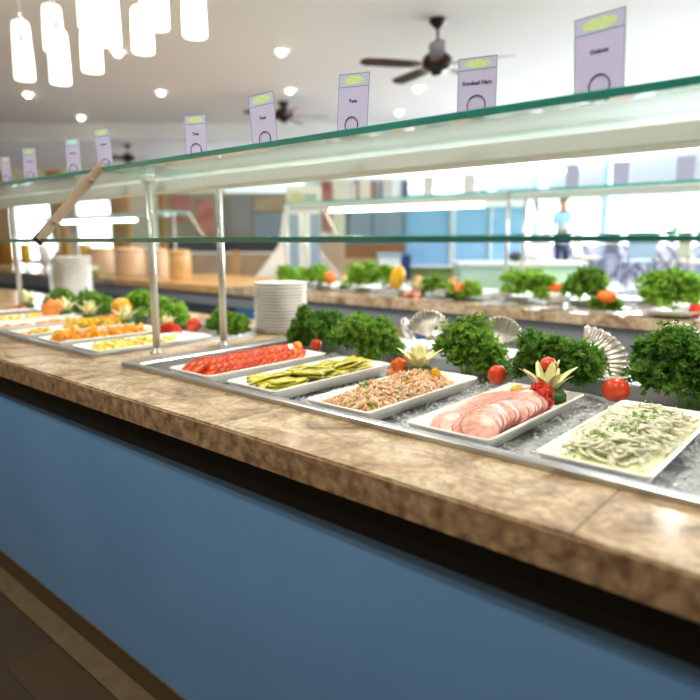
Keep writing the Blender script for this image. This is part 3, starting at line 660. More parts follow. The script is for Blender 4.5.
# ------------------------------------------------------------------ sneeze guards
GZ = 1.735
def pane(mb_fn, name, parent, m='shelf_glass'): return mb_fn.build(name, [m, 'teal_edge'], parent, world=True)
def slab_glass(c8, ends=1):
    """c8: four bottom corners then four top corners; large faces glass, rim faces teal"""
    mb = MB(); mb.add(c8, [(3, 2, 1, 0), (4, 5, 6, 7)], 0); mb.add(c8, [(0, 1, 5, 4), (2, 3, 7, 6)], 1); mb.add(c8, [(1, 2, 6, 5), (3, 0, 4, 7)], ends); return mb
def guard(xparts, yfront, sgn, posts, gz, label, struts, tubes, tube_y, lowz, back_d=.47, low_dy=.245):
    g = empty('sneeze_guard', (sum(xparts[0]) / 2, yfront + sgn * .3, T)); th = .015
    for a, b in xparts:
        y0, y1 = yfront, yfront + sgn * back_d
        pane(slab_glass([(a, y0, gz - th), (b, y0, gz - th), (b, y1, gz - th), (a, y1, gz - th), (a, y0, gz), (b, y0, gz), (b, y1, gz), (a, y1, gz)]), 'glass_shelf', g)
        # slanted front pane hanging from the shelf edge
        ya, za, yb, zb = yfront - sgn * .004, gz - th - .002, yfront - sgn * low_dy, lowz
        n = Vector((0, zb - za, -(yb - ya))).normalized() * .008
        n = n * (.0125 / .008)
        n = n * 1.4
        P = [(a, ya, za), (b, ya, za), (b, yb, zb), (a, yb, zb)]
        pane(slab_glass(P + [(x, y + n.y, z + n.z) for x, y, z in P], 0), 'glass_pane', g, 'pane_glass')
    for x in posts:
        x0_ = x
        for dy in (.180, .475):
            y = yfront + sgn * dy; x = x0_ + (.062 if dy > .3 and sgn > 0 else 0)
            pm = MB(); pm.lathe([(.0155, T + .002), (.0155, gz - th - .002)], (x, y, 0), 20); o = pm.build('post', 'brushed_post', g, world=True)
            fm = MB(); fm.lathe([(.030, 0), (.030, .003), (.017, .006), (.0165, .02)], (x, y, T + .0005), 20)
            fm.build('flange', 'steel', o, world=True)
        x = x0_; cl = MB(); y = yfront + sgn * .180; cl.box((x - .022, y - .02, gz - th - .028), (x + .022, y + .02, gz - th)); cl.build('clamp', 'white_housing', g, world=True, bevel=.004)
    for x in struts:
        a = Vector((x, yfront + sgn * .01, gz - .004)); b = Vector((x, yfront - sgn * (low_dy + .002), lowz - .004)); d = (b - a).normalized(); nn = Vector((1, 0, 0)).cross(d); out = nn if nn.y * sgn < 0 else -nn; a += out * .016; b += out * .016
        sm_ = MB(); sm_.obox((a + b) / 2, Vector((.010, 0, 0)), d * ((b - a).length / 2), nn * .0145); o = sm_.build('strut', 'strut_metal', g, world=True)
        for k in (.22, .78):
            c = a.lerp(b, k); cm = MB(); cm.tube([c + Vector((-.03, 0, 0)), c + Vector((-.008, 0, 0))], .007, 10); cm.tube([c + Vector((.008, 0, 0)), c + Vector((.03, 0, 0))], .007, 10)
            cm.build('fixing', 'strut_metal', o, world=True)
        cm = MB(); cm.obox(b - d * .006, Vector((.0088, 0, 0)), d * .014, nn * .0155); cm.build('end_cap', 'black', o, world=True)
    hm_ = MB(); x0 = min(a for a, b in xparts); x1 = max(b for a, b in xparts); hy = yfront + sgn * tube_y
    hm_.box((x0 + .02, hy - .045, gz - th - .052), (x1 - .02, hy + .045, gz - th - .004)); hm_.build('light_housing', 'white_housing', g, world=True, bevel=.006)
    for a, b in tubes:
        tm = MB(); tm.tube([(a, hy, gz - th - .070), (b, hy, gz - th - .082)], .017, 12); tm.build('light_tube', 'tube_glow', g, world=True)
    return tag(g, label, 'sneeze guard')
guard([(-2.245, -.105), (-.095, 2.04), (-4.39, -2.262), (-6.53, -4.40)], 1.21, 1, [-2.250, -.10, -4.40], GZ, 'long near glass sneeze guard with steel posts over the food', [-2.2535, -.10, -4.395], [], .345, 1.459)
guard([(-4.93, -2.36), (-2.34, .3)], 5.08, -1, [-4.86, -2.32], 1.86, 'far glass sneeze guard with a lit white tube, right part of far island', [-4.80, -2.32], [(-4.36, -2.62)], .33, 1.52)
guard([(-10.9, -7.25)], 5.08, -1, [-10.8, -7.35], 1.86, 'glass sneeze guard with lit tube at far left of far island', [-7.3], [(-10.3, -8.05)], .33, 1.52)

# ------------------------------------------------------------------ sign cards
def text_mesh(s, size, m, parent, loc, rot=(PI / 2, 0, 0), name='lettering', bold=.0):
    cu = bpy.data.curves.new(name, 'FONT'); cu.body = s; cu.size = size; cu.align_x = 'CENTER'; cu.align_y = 'CENTER'; cu.extrude = .0002; cu.offset = bold; cu.resolution_u = 2
    ob = bpy.data.objects.new(name, cu); COL.objects.link(ob); dg = bpy.context.evaluated_depsgraph_get()
    me = bpy.data.meshes.new_from_object(ob.evaluated_get(dg)); bpy.data.objects.remove(ob)
    me.materials.clear(); me.materials.append(M[m]); o = bpy.data.objects.new(name, me); COL.objects.link(o); o.parent = parent; o.location = loc; o.rotation_euler = rot; return o
def print_card(zc, rx, rz, logo, seed):
    """card stock with a leafy yellow-green emblem printed in its head panel"""
    n = 'card_print_%d' % len(MATS); m = M['card'].copy(); m.name = n; nt = m.node_tree; L = nt.links; N = nt.nodes.new; MATS[n] = m
    tc = N('ShaderNodeTexCoord'); mp = N('ShaderNodeMapping'); mp.inputs['Location'].default_value = (0, 0, -zc / rz); mp.inputs['Scale'].default_value = (1 / rx, 0, 1 / rz); L.new(tc.outputs['Object'], mp.inputs[0])
    ln = N('ShaderNodeVectorMath'); ln.operation = 'LENGTH'; L.new(mp.outputs[0], ln.inputs[0])
    no = N('ShaderNodeTexNoise'); no.inputs['Scale'].default_value = 2.6; no.inputs['Detail'].default_value = 3; mp2 = N('ShaderNodeMapping'); mp2.inputs['Location'].default_value = (seed * 7, 0, 0); L.new(mp.outputs[0], mp2.inputs[0]); L.new(mp2.outputs[0], no.inputs[0])
    a = N('ShaderNodeMath'); a.operation = 'MULTIPLY_ADD'; a.inputs[1].default_value = 1.1; L.new(no.outputs['Fac'], a.inputs[0]); L.new(ln.outputs['Value'], a.inputs[2])
    lt = N('ShaderNodeMath'); lt.operation = 'LESS_THAN'; lt.inputs[1].default_value = 1.5; L.new(a.outputs[0], lt.inputs[0])
    n2 = N('ShaderNodeTexNoise'); n2.inputs['Scale'].default_value = 4.5; L.new(mp2.outputs[0], n2.inputs[0]); r = N('ShaderNodeValToRGB'); e = r.color_ramp.elements
    c1, c2 = ('#e0e2a6', '#b8d6ac') if logo == 'logo_yellow' else ('#cde8d8', '#bfe2d0'); e[0].position = .42; e[0].color = lin(c1); e[1].position = .6; e[1].color = lin(c2); L.new(n2.outputs['Fac'], r.inputs[0])
    mx = N('ShaderNodeMix'); mx.data_type = 'RGBA'; mx.inputs['A'].default_value = lin('#c9c5d6'); L.new(lt.outputs[0], mx.inputs['Factor']); L.new(r.outputs[0], mx.inputs['B'])
    for nd in nt.nodes:
        if nd.type == 'BSDF_PRINCIPLED': L.new(mx.outputs['Result'], nd.inputs['Base Color'])
        if nd.type == 'BSDF_TRANSLUCENT': L.new(mx.outputs['Result'], nd.inputs[0])
    return n
def sign(x, y, z, text, label, rz=0, w=.100, h=.152, tilt=0, z0=.030, logo='logo_yellow', ring=True, roll=0, cm='card', detail=True, grp='menu cards on the near glass shelf'):
    t = empty('menu_card', (x, y, z), rz)
    b = MB(); b.lathe([(.019, 0), (.019, .003), (.015, .006), (.004, .008)], n=20); b.build('base', 'wire', t)
    if ring:
        rg = MB(); rr = .0205
        rg.tube([(rr * math.cos(a), -.0035 + .003 * a / 6.28, .008 + rr + rr * math.sin(a)) for a in [2 * PI * k / 24 - PI / 2 for k in range(25)]] + [(rr * math.cos(a) * .97, -.0002 + .003 * a / 6.28, .008 + rr + rr * .97 * math.sin(a)) for a in [2 * PI * k / 24 - PI / 2 for k in range(20)]], .0011, 6)
        rg.build('wire_coil', 'wire', t)
    c = MB(); c.box((-w / 2, .0, z0), (w / 2, .0009, z0 + h)); cd_ = c.build('card', print_card(z0 + h * .885, w * .36, h * .075, logo, x) if detail else cm, t); cd_.rotation_euler = (tilt, roll, 0)
    if detail:
        e = .0016; hb = z0 + h * .775; f = MB()
        for a, bb in (((-w / 2, z0), (w / 2, z0 + e)), ((-w / 2, z0 + h - e), (w / 2, z0 + h)), ((-w / 2, z0), (-w / 2 + e, z0 + h)), ((w / 2 - e, z0), (w / 2, z0 + h)), ((-w / 2, hb), (w / 2, hb + e))):
            f.box((a[0], -.0004, a[1]), (bb[0], .0, bb[1]))
        f.build('frame_line', 'card_teal', cd_)
        if text is None:
            k_ = MB(); rr3 = random.Random(int(abs(x) * 77)); cx = -w * .2
            while cx < w * .2: q_ = rr3.uniform(.0025, .006); k_.box((cx, -.0007, z0 + h * .53), (cx + q_, -.0001, z0 + h * .53 + rr3.uniform(.004, .006))); cx += q_ + .0012
            k_.build('lettering', 'card_ink', cd_)
        if text: text_mesh(text, .0122, 'card_ink', cd_, (0, -.0006, z0 + h * .54), bold=.0005)
    return tag(t, label, 'menu card', grp)
SY = 1.30; sg = GZ + .0005
sign(-.472, SY, sg, 'Onions', 'menu card reading Onions, nearest and rightmost on the glass shelf', rz=.0, w=.098, h=.150, z0=.012, roll=math.radians(-3))
sign(-.745, SY, sg, 'Smoked Ham', 'menu card reading Smoked Ham on the glass shelf', rz=.28, w=.088, h=.118, z0=.012, roll=math.radians(0))
sign(-1.115, SY, sg, 'Tuna', 'menu card reading Tuna, tilted, third from the right', rz=.12, w=.096, h=.148, z0=.008, roll=math.radians(3))
sign(-1.455, SY, sg, 'Tuna', 'menu card with a yellow green logo, fourth from the right', rz=.22, w=.092, h=.150, z0=.008, roll=math.radians(-5))
sign(-1.80, SY, sg, 'Tuna', 'menu card in front of the pale beam, fifth from the right', rz=.35, w=.085, h=.132, z0=.008)
sign(-2.40, SY, sg, None, 'menu card right above the slanted strut, yellow logo', rz=.38, w=.072, h=.135, z0=.03, roll=math.radians(-4))
sign(-2.67, SY, sg, None, 'menu card with mint logo just left of the strut', rz=.36, w=.078, h=.135, z0=.02, logo='logo_mint')
sign(-3.10, SY, sg, None, 'menu card second from the left picture edge', rz=.4, w=.078, h=.135, z0=.02)
sign(-3.38, SY, sg, '', 'menu card at the left picture edge', rz=.4, w=.06, h=.12, z0=.02)

# ================================================================== FAR ISLAND
far = counter('buffet_counter', 3.945, 5.45, -14, 3.2, [(-5.0, -.1, 4.30, 5.12), (-10.9, -7.2, 4.30, 5.12)])
tag(far, 'far buffet island with tan top and grey and blue panels behind the greenery', 'counter')
MB().box((-14, 3.975, T - .20), (3.2, 4.0, T - .07)).build('apron', 'grey_panel', far, world=True)
x = -14; seq = ['dark_panel', 'grey_panel', 'dark_panel', 'grey_panel', 'grey_panel', 'blue_panel']
edges = [(-14, -7.4, 'dark_panel'), (-7.4, -4.95, 'dark_panel'), (-4.95, -4.5, 'blue_panel'), (-4.5, -2.75, 'tan'), (-2.75, -2.1, 'blue_panel'), (-2.1, .4, 'grey_panel'), (.4, 3.2, 'grey_panel')]
for a, b, m in edges:
    pn = MB().box((a + .004, 3.98, .06), (b - .004, 4.0, T - .2)).build('front_panel', m, far, world=True)
    if m == 'grey_panel': MB().box((a + .08, 3.972, T - .24), (b - .08, 3.98, T - .232)).box((a + .08, 3.972, .2), (a + .09, 3.98, T - .24)).box((b - .09, 3.972, .2), (b - .08, 3.98, T - .24)).build('frame', 'steel', pn, world=True)
MB().box((-14, 5.4, .06), (3.2, 5.42, T - .07)).build('back_panel', 'blue_paint', far, world=True)
MB().box((-7.25, 3.944, T - .068), (-5.1, 5.44, T + .004)).build('wooden_top', 'wood_top', far, world=True)
rc3 = tray(-5.0, -.1, 4.29, 5.13, 'steel ice tray of the far island behind the shells', fx=.05, fy=.05)
ice(rc3, 'crushed ice in the far island tray', 6, 900)
# dishes on the far tray, seen as white rims
for i in range(9):
    o = DISH.copy(); COL.objects.link(o); o.location = (-4.6 + i * .5, 4.62, T + .006); tag(o, 'white rectangular dish on the far island tray', 'dish', 'white dishes on the far island')
GF = 'plates under shells on the far island'; GS = 'shells lying on plates on the far island'
for px, py, s, l in ((303, 291, 1.0, 'far left beside the plate stack'), (383, 290, 1.0, 'in front of the yellow mango'), (438, 296, 1.0, 'below the first flower garnish'), (500, 299, 1, 'between the posts of the far guard'), (558, 305, 1.0, 'in front of the bowl of carrots'), (645, 309, 1.0, 'nearest, beside the bowl of lettuce')):
    q = at_z(px, py, T + .01); Y = 4.12
    q = at_y(px, py, Y); rest(px, py, Y, .125, 'round white plate on the far island, ' + l, GF)
    sh_ = shell((q.x - .075, Y - .02, T + .014), .15, (math.radians(-3), 0, math.radians(-70 + R.uniform(-15, 15))), 'grey scallop shell lying on a plate, ' + l, GS, 'shell_grey'); sh_.scale = (1, 1, 1.7)
def bowl(px, py, Y, r, h, label, z0=T):
    p = at_y(px, py, Y); mb = MB(); mb.lathe([(r * .45, 0), (r * .75, h * .4), (r, h), (r * .96, h), (r * .7, h * .45), (r * .1, h * .2)], n=28); o = mb.build('bowl', 'plate_white'); o.location = (p.x, Y, z0); return tag(o, label, 'bowl')
GP = 'green heaps on the far island'
def fp(px, Y, rad, n, label, m, seed, z=T + .02): return parsley(px, 290, Y, rad, n, label, m, z, seed, 'lettuce_heap', (.022, .04), 6, 'lettuce', GP)
fp(312, 4.30, (.16, .12, .20), 420, 'round green heap right of the far white post', 'leaf_c', 21)
fp(290, 4.35, (.15, .12, .17), 300, 'green heap just above the near plate stack', 'leaf_c', 22)
fp(362, 4.28, (.17, .12, .23), 460, 'pointed green heap left of the mango', 'leaf_c', 23)
fp(390, 4.34, (.13, .1, .2), 300, 'green leaves under the yellow mango', 'leaf_c', 24)
fp(430, 4.36, (.14, .1, .12), 260, 'low green leaves between the two flower garnishes', 'leaf_a', 25)
fp(462, 4.30, (.20, .1, .11), 300, 'low green leaves with orange pieces, right of second flower', 'leaf_c', 26)
fp(526, 4.32, (.20, .13, .20), 500, 'green lettuce heap beside the far posts', 'leaf_c', 27)
fp(585, 4.28, (.165, .12, .24), 520, 'round dark lettuce heap right of the carrots', 'leaf_a', 28, T + .02)
fp(606, 4.20, (.09, .07, .09), 160, 'small leaves around the tomato garnish', 'leaf_a', 29, T)
bowl(673, 305, 4.16, .21, .05, 'wide white bowl holding the rightmost lettuce heap')
fp(673, 4.16, (.185, .15, .22), 520, 'rightmost lettuce heap in the wide white bowl', 'leaf_c', 30, T + .03)
bowl(556, 300, 4.33, .085, .10, 'small white bowl filled with orange carrots')
pieces('carrot_piece', ['carrot'], 556, 292, 4.33, 24, .025, (.075, .06), 'orange carrot piece in the small white bowl on the far island', 'carrot piece', 'carrot pieces on the far island', .03, 110)
for o in COL.objects:
    if o.get('group') == 'carrot pieces on the far island': o.location.z += .10
p = at_y(607, 292, 4.16); tomato((p.x, 4.16, T + .10), .05, 'orange red tomato next to the round dark lettuce', 'carrot', squash=(1.3, 1, .9))
p = at_y(697, 295, 4.10); tomato((p.x, 4.10, T + .05), .04, 'red tomato at the right picture edge on the far island', 'pepper_red')
p = at_y(399, 270, 4.22)
mb = MB(); mb.sphere((0, 0, 0), (.068, .055, .112), 16, 12); o = mb.build('mango', 'mango'); o.location = (p.x, 4.20, T + .155); o.rotation_euler = (.2, .45, 0); tag(o, 'yellow mango leaning on green leaves of the far island', 'mango')
p = at_y(330, 275, 4.3); tomato((p.x, 4.3, T + .12), .055, 'orange red tomato between two green heaps, far island left', 'carrot')
def farflower(px, Y, s, l):
    p = at_y(px, 285, Y); flower((p.x, Y, T + .02), s, 8, l, heart='carrot')
farflower(418, 4.26, .16, 'cream flower garnish on the far island right of the mango')
farflower(453, 4.30, .16, 'cream flower garnish on the far island above orange pieces')
farflower(344, 4.40, .13, 'pale flower garnish behind the pointed green heap')
pieces('orange_piece', ['carrot'], 463, 285, 4.24, 18, .022, (.12, .05), 'orange piece scattered over the low green leaves of the far island', 'vegetable piece', 'orange pieces on the far island', .03, 120)
for o in COL.objects:
    if o.get('group') == 'orange pieces on the far island': o.location.z += .09
pieces('ham_roll', ['ham'], 413, 292, 4.20, 16, .024, (.09, .05), 'pink piece on the far island below the flower garnish', 'ham piece', 'pink pieces on the far island', .02, 130)
for o in COL.objects:
    if o.get('group') == 'pink pieces on the far island': o.location.z += .02
# far menu cards
for px, py, Y, m, w in ((572, 184, 4.75, 'card', .10), (620, 181, 4.75, 'card', .11), (685, 177, 4.75, 'card', .11), (469, 189, 4.75, 'card_pale', .10), (428, 192, 4.75, 'card_pale', .10), (388, 193, 4.75, 'card_pale', .10), (352, 196, 4.75, 'card_pale', .10)):
    if m not in M: paper(m, '#e4dedc')
    p = at_y(px, py, Y); sign(p.x, Y, 1.8605, '', '%s menu card on the far glass shelf, %s' % ('lilac' if m == 'card' else 'pale', {572: 'left of the column', 620: 'right of the column', 685: 'near the right picture edge', 469: 'right of the lit tube middle', 428: 'above the blue doors', 388: 'above the grey cooler', 352: 'beside the red column'}[px]), rz=.1, w=w, h=.155, z0=.012, cm=m, detail=False, ring=False, grp='menu cards on the far glass shelf')

# things standing on the far island, left
def canister(px, D, y0, r, h, label, m='peach_wood'):
    p = at_y(px, y0, D); t = empty('wooden_canister', (p.x, D, T)); mb = MB(); mb.lathe([(r * .96, 0), (r, .01), (r, h - .02), (r * .97, h - .01), (r * .5, h), (.001, h + .002)], n=28); mb.build('body', m, t)
    b = MB(); b.lathe([(r * 1.012, h * .86), (r * 1.012, h * .885)], n=28, caps=False); b.build('lid_seam', 'brown_panel', t); return tag(t, label, 'canister', 'wooden canisters on the far island')
for px, r, h, l in ((103, .19, .38, 'left one of the peach canisters'), (131, .19, .38, 'middle peach canister, right of the first'), (158, .14, .37, 'peach canister partly behind the near post'), (181, .13, .36, 'amber canister right of the near post')):
    canister(px, 4.35, 280, r, h, l, 'peach_wood' if px < 170 else 'wood_top')
p = at_y(90, 275, 4.12); b_ = empty('lidded_bowl', (p.x, 4.12, T)); MB().lathe([(.06, 0), (.10, .03), (.115, .09), (.11, .09)], n=24).build('body', 'lime', b_); MB().lathe([(.118, .09), (.118, .11), (.05, .13), (.01, .135)], n=24).build('lid', 'plate_white', b_); tag(b_, 'small green bowl with white lid right of the far left plate stack', 'bowl')
# bottles and lamp globes at the far left
for px, py, D, r, h, m, nm, l in ((27, 262, 4.5, .09, .40, 'mango', 'juice_dispenser', 'amber juice dispenser on the far island at left'), (46, 258, 4.4, .085, .36, 'plate_white', 'juice_dispenser', 'white dispenser right of the amber one'), (88, 255, 4.8, .09, .40, 'mango', 'juice_dispenser', 'amber juice dispenser behind the green bowl')):
    p = at_y(px, 270, D); t = empty(nm, (p.x, D, T)); MB().lathe([(r, .09), (r, h), (r * .9, h + .02), (.001, h + .03)], n=24).build('body', m, t); MB().lathe([(r * 1.05, 0), (r * 1.05, .015), (r * .3, .02), (r * .3, .09)], n=24).build('stand', 'plate_white', t); MB().tube([(0, -r * .9, .13), (0, -r * 1.5, .13), (0, -r * 1.5, .1)], .012, 8).build('tap', 'steel_dark', t); tag(t, l, 'dispenser')

# ================================================================== BEYOND
def fbox(px0, px1, D, z0, z1, depth, m, name=None, parent=None, ex=0):
    """box facing the view at level distance D spanning two picture columns"""
    a = PD(px0, D); b = PD(px1, D); d = (b - a).normalized(); n = Vector((-d.y, d.x, 0)) * depth
    mb = MB(); mb.loft([[(p.x, p.y, z) for p in (a, b, b + n, a + n)] for z in (z0, z1)])
    if parent is None and name is None: return mb
    return mb.build(name, m, parent, world=parent is not None)
def zz(y, D): return z_at(y, D)
def unit(name, px, D, label, cat):
    p = PD(px, D); t = empty(name, (p.x, p.y, 0)); return tag(t, label, cat)
# blue glazed doors with mint base and counter
u = unit('blue_cabinet', 465, 9.0, 'wide pale blue glazed cabinet beyond the far island', 'cabinet')
fbox(406, 526, 9.0, 1.13, zz(207, 9.0), .5, 'blue_door', 'body', u); fbox(405, 528, 8.98, zz(207, 9), zz(201, 9), .55, 'white_paint', 'cornice', u)
fbox(406, 528, 8.98, 0, 1.1, .5, 'olive', 'base', u); fbox(406, 528, 8.9, 1.1, 1.13, .6, 'white_paint', 'ledge', u)
for px in (450, 453, 490): fbox(px, px + 1.6, 8.97, 1.13, zz(208, 9), .03, 'white_paint', 'mullion', u)
u = unit('grey_cooler', 378, 8.8, 'grey upright cooler left of the blue cabinet', 'cooler')
fbox(345, 405, 8.8, zz(244, 8.8), zz(206, 8.8), .5, 'cooler', 'body', u); fbox(345, 405, 8.78, zz(258, 8.8), zz(244, 8.8), .5, 'brown_panel', 'shelf_front', u); fbox(345, 405, 8.78, 0, zz(258, 8.8), .5, 'tan', 'base', u)
fbox(350, 372, 8.77, zz(240, 8.8), zz(209, 8.8), .02, 'grey_blue', 'door', u); fbox(374, 401, 8.77, zz(240, 8.8), zz(209, 8.8), .02, 'grey_blue', 'door', u)
u = unit('storage_box', 391, 7.9, 'white storage box in front of the grey cooler', 'box'); fbox(379, 401, 7.9, zz(282, 7.9), zz(255, 7.9), .3, 'plate_white', 'body', u); fbox(378, 402, 7.88, zz(257, 7.9), zz(253, 7.9), .33, 'column_blue', 'lid', u)
u = unit('side_table', 391, 7.8, 'low grey table carrying the white storage box', 'table'); fbox(365, 415, 7.85, zz(282, 7.9) - .05, zz(282, 7.9) - .001, .5, 'grey_panel', 'table_top', u)
for px in (367, 411): fbox(px, px + 2, 7.9, 0, zz(282, 7.9) - .05, .04, 'grey_panel', 'leg', u)
u = unit('blue_bin', 405, 8.5, 'navy blue bin right of the white storage box', 'bin'); fbox(399, 411, 8.5, 0, zz(256, 8.5), .22, 'navy', 'body', u); fbox(398.5, 411.5, 8.48, zz(256, 8.5), zz(254, 8.5), .25, 'blue_panel', 'lid', u)
# mint green service counter with lime box
u = unit('service_counter', 540, 8.0, 'pale mint service counter with grey top, left of the terrace', 'counter')
fbox(462, 588, 8.0, 0, zz(266, 8.0), .6, 'mint', 'body', u); fbox(460, 590, 7.95, zz(266, 8), zz(262, 8), .7, 'white_paint', 'counter_top', u)
u = unit('green_crate', 538, 7.6, 'lime green crate standing against the mint counter', 'crate'); fbox(528, 544, 7.6, 0, zz(269, 7.6), .3, 'lime', 'body', u); fbox(527.5, 544.5, 7.58, zz(269, 7.6), zz(268, 7.6), .33, 'olive', 'rim', u)
for px, w_, y, l, m in ((538, 12, 252, 'pale folded cloth on the mint service counter', 'white_paint'), (518, 14, 255, 'dark appliance on the mint service counter', 'dark_panel')):
    p = PD(px, 8.3); mb = MB(); zt = zz(262, 8); mb.sphere((p.x, p.y, zt + .065), (.12, .1, .065), 14, 10, f=lambda q: 1 + .15 * math.sin(q.x * 5 + q.z * 4)); tag(mb.build('folded_cloth' if m == 'white_paint' else 'kettle', m), l, 'cloth' if m == 'white_paint' else 'appliance')
# white banner and draped table
u = unit('banner_board', 304, 8.7, 'white banner board with faint yellow print behind the far guard', 'banner')
fbox(287, 322, 8.7, zz(214, 8.7), zz(186, 8.7), .03, 'plate_white', 'board', u); fbox(291, 302, 8.69, zz(204, 8.7), zz(192, 8.7), .01, 'logo_yellow', 'print', u); fbox(305, 317, 8.69, zz(200, 8.7), zz(194, 8.7), .01, 'logo_mint', 'print', u)
fbox(289, 299, 8.7, .05, zz(214, 8.7), .03, 'column_blue', 'stand', u); fbox(310, 320, 8.7, .05, zz(214, 8.7), .03, 'column_blue', 'stand', u); fbox(285, 324, 8.6, 0, .05, .3, 'grey_panel', 'foot', u)
p0 = PD(298, 9.3); mb = MB(); rings = []
for z, w, dpt in ((0, .70, .25), (.95, .62, .24), (1.2, .42, .2), (1.42, .27, .12), (1.9, .2, .08)):
    rings.append([(p0.x + RT.x * sx * w + FH.x * sy * dpt, p0.y + RT.y * sx * w + FH.y * sy * dpt, z) for sx, sy in ((-1, -1), (0, -1.15), (1, -1), (1, 1), (0, 1.1), (-1, 1))])
tag(mb.loft(rings, sm=True).build('draped_stand', 'plate_white'), 'white cloth draped over a tall stand below the banner board', 'cloth')
# brown column block + shelving left of centre
u = unit('display_shelf', 250, 10.7, 'grey shelving unit with a blue screen beyond the plate stack', 'shelf')
fbox(222, 290, 10.72, zz(256, 10.7), zz(193, 10.7), .4, 'poster_board', 'back', u)
fbox(232, 252, 10.7, zz(233, 10.7), zz(197, 10.7), .03, 'grey_panel', 'door', u); fbox(254, 290, 10.68, zz(247, 10.7), zz(213, 10.7), .06, 'grey_blue', 'screen', u); fbox(255, 290, 10.69, zz(211, 10.7), zz(196, 10.7), .03, 'tan', 'panel', u)
fbox(222, 290, 10.67, zz(256, 10.7), zz(240, 10.7), .05, 'dark_panel', 'shelf_board', u); fbox(222, 227, 10.68, zz(235, 10.7), zz(200, 10.7), .02, 'cooler', 'trim', u)
fbox(222, 290, 10.7, 0, zz(256, 10.7), .4, 'tan', 'base', u)
u = unit('notice_board', 182, 10.4, 'tan notice board with a faded red poster', 'board')
fbox(168, 218, 10.4, 0.9, zz(193, 10.4), .08, 'poster_board', 'board', u); fbox(172, 192, 10.37, zz(222, 10.4), zz(196, 10.4), .02, 'poster_red', 'poster', u); fbox(198, 214, 10.37, zz(236, 10.4), zz(200, 10.4), .02, 'poster_red', 'poster', u)
fbox(168, 218, 10.37, zz(254, 10.4), zz(241, 10.4), .03, 'dark_panel', 'ledge', u); fbox(168, 218, 10.42, 0, .9, .06, 'tan', 'base', u)
u = unit('low_partition', 240, 10.1, 'low tan partition behind the far island, left half', 'partition'); fbox(186, 284, 10.1, 0, zz(254, 10.1), .12, 'tan', 'panel', u); fbox(185, 285, 10.08, zz(254, 10.1), zz(252, 10.1), .16, 'white_paint', 'cap', u)
u = unit('wooden_paddle', 236, 9.7, 'pale wooden board leaning upright in front of the low partition', 'board'); a = PD(232, 9.7); fb = MB(); fb.obox((a.x, a.y, .78), RT * .07, FH * .012, Vector((.05, .04, .55))); fb.build('blade', 'wood_top', u, world=True)
# red column and pale panels above the cooler
u = unit('wall_panels', 345, 12.0, 'red and cream wall panels above the grey cooler', 'panel')
fbox(305, 408, 12.0, zz(206, 12) - .6, zz(178, 12), .1, 'white_paint', 'board', u)
for a, b, m in ((322, 332, 'poster_red'), (333, 347, 'cream_wall'), (354, 358, 'poster_red'), (360, 370, 'cream_wall'), (371, 375, 'poster_red'), (376, 386, 'grey_panel'), (402, 407, 'navy')):
    fbox(a, b, 11.97, zz(206, 12) - .5, zz(181, 12), .03, m, 'panel', u)
fbox(305, 408, 12.0, 0, zz(206, 12) - .6, .1, 'tan', 'base', u)
slab(PD(376, 19.5), PD(480, 20.5), .1, 2.86, 2.98, 'grey_blue', 'trim_20')
# yellow curtains at the back-left windows
for px, D, l, w in ((2, 15.6, 'orange curtain at the left picture edge', .26), (122, 14.5, 'orange curtain between the bright back windows', .24), (60, 15.0, 'pale orange curtain behind the slanted strut', .2), (165, 14, 'orange curtain at the side of the notice board', .12)):
    p = PD(px, D); mb = MB(); rings = []
    for z in (.02, 3.1): rings.append([(p.x + RT.x * w * math.cos(a) * (1 + .0) + FH.x * .08 * math.sin(a), p.y + RT.y * w * math.cos(a) + FH.y * (.07 + .02 * math.cos(9 * a)) * math.sin(a), z) for a in [2 * PI * k / 48 for k in range(48)]])
    tag(mb.loft(rings, sm=True).build('curtain', 'orange_curtain'), l, 'curtain', 'orange curtains')
# globe lamps shining at far left
for px, py, D, r, l in ((46, 246, 13.4, .22, 'white shining globe lamp left of the plate stack'),):
    p = at_d(px, py, D); t = empty('globe_lamp', (p.x, p.y, 0)); MB().sphere((0, 0, p.z), r, 20, 14).build('globe', 'bulb_glow', t); MB().lathe([(.15, 0), (.15, .02), (.015, .03), (.015, p.z - r * .95)], n=14).build('pole', 'brass', t); tag(t, l, 'lamp')

# ---------------------------------------------------- terrace furniture
def table(px, D, label, cloth=False):
    p = PD(px, D); t = empty('dining_table', (p.x, p.y, TER), az + .3 * math.sin(px))
    MB().box((-.38, -.38, .73), (.38, .38, .76)).build('table_top', 'white_paint', t)
    for s in (-1, 1):
        MB().tube([(-.3, s * .28, 0), (.3, s * .28, .73)], .03, 8).tube([(.3, s * .28, 0), (-.3, s * .28, .73)], .03, 8).build('crossed_legs', 'leg_grey', t)
    return tag(t, label, 'table', 'dining tables on the terrace')
def chair(px, D, label, rz=0, m='chair_cream'):
    p = PD(px, D); t = empty('dining_chair', (p.x, p.y, TER), rz)
    MB().box((-.22, -.22, .42), (.22, .22, .47)).build('seat', m, t, bevel=.01); MB().box((-.22, .19, .50), (.22, .22, .90)).build('backrest', m, t, bevel=.01)
    for sx in (-1, 1):
        MB().box((sx * .19 - .018, -.2, 0), (sx * .19 + .018, -.165, .42)).build('leg', 'leg_grey', t); MB().box((sx * .19 - .018, .185, 0), (sx * .19 + .018, .22, .52)).build('leg', 'leg_grey', t)
    return tag(t, label, 'chair', 'dining chairs on the terrace')
table(632, 12.2, 'white terrace table with crossed legs, centre of the bright dining area'); table(585, 13.6, 'white terrace table beside the standing person'); table(676, 10.9, 'white terrace table near the right edge')
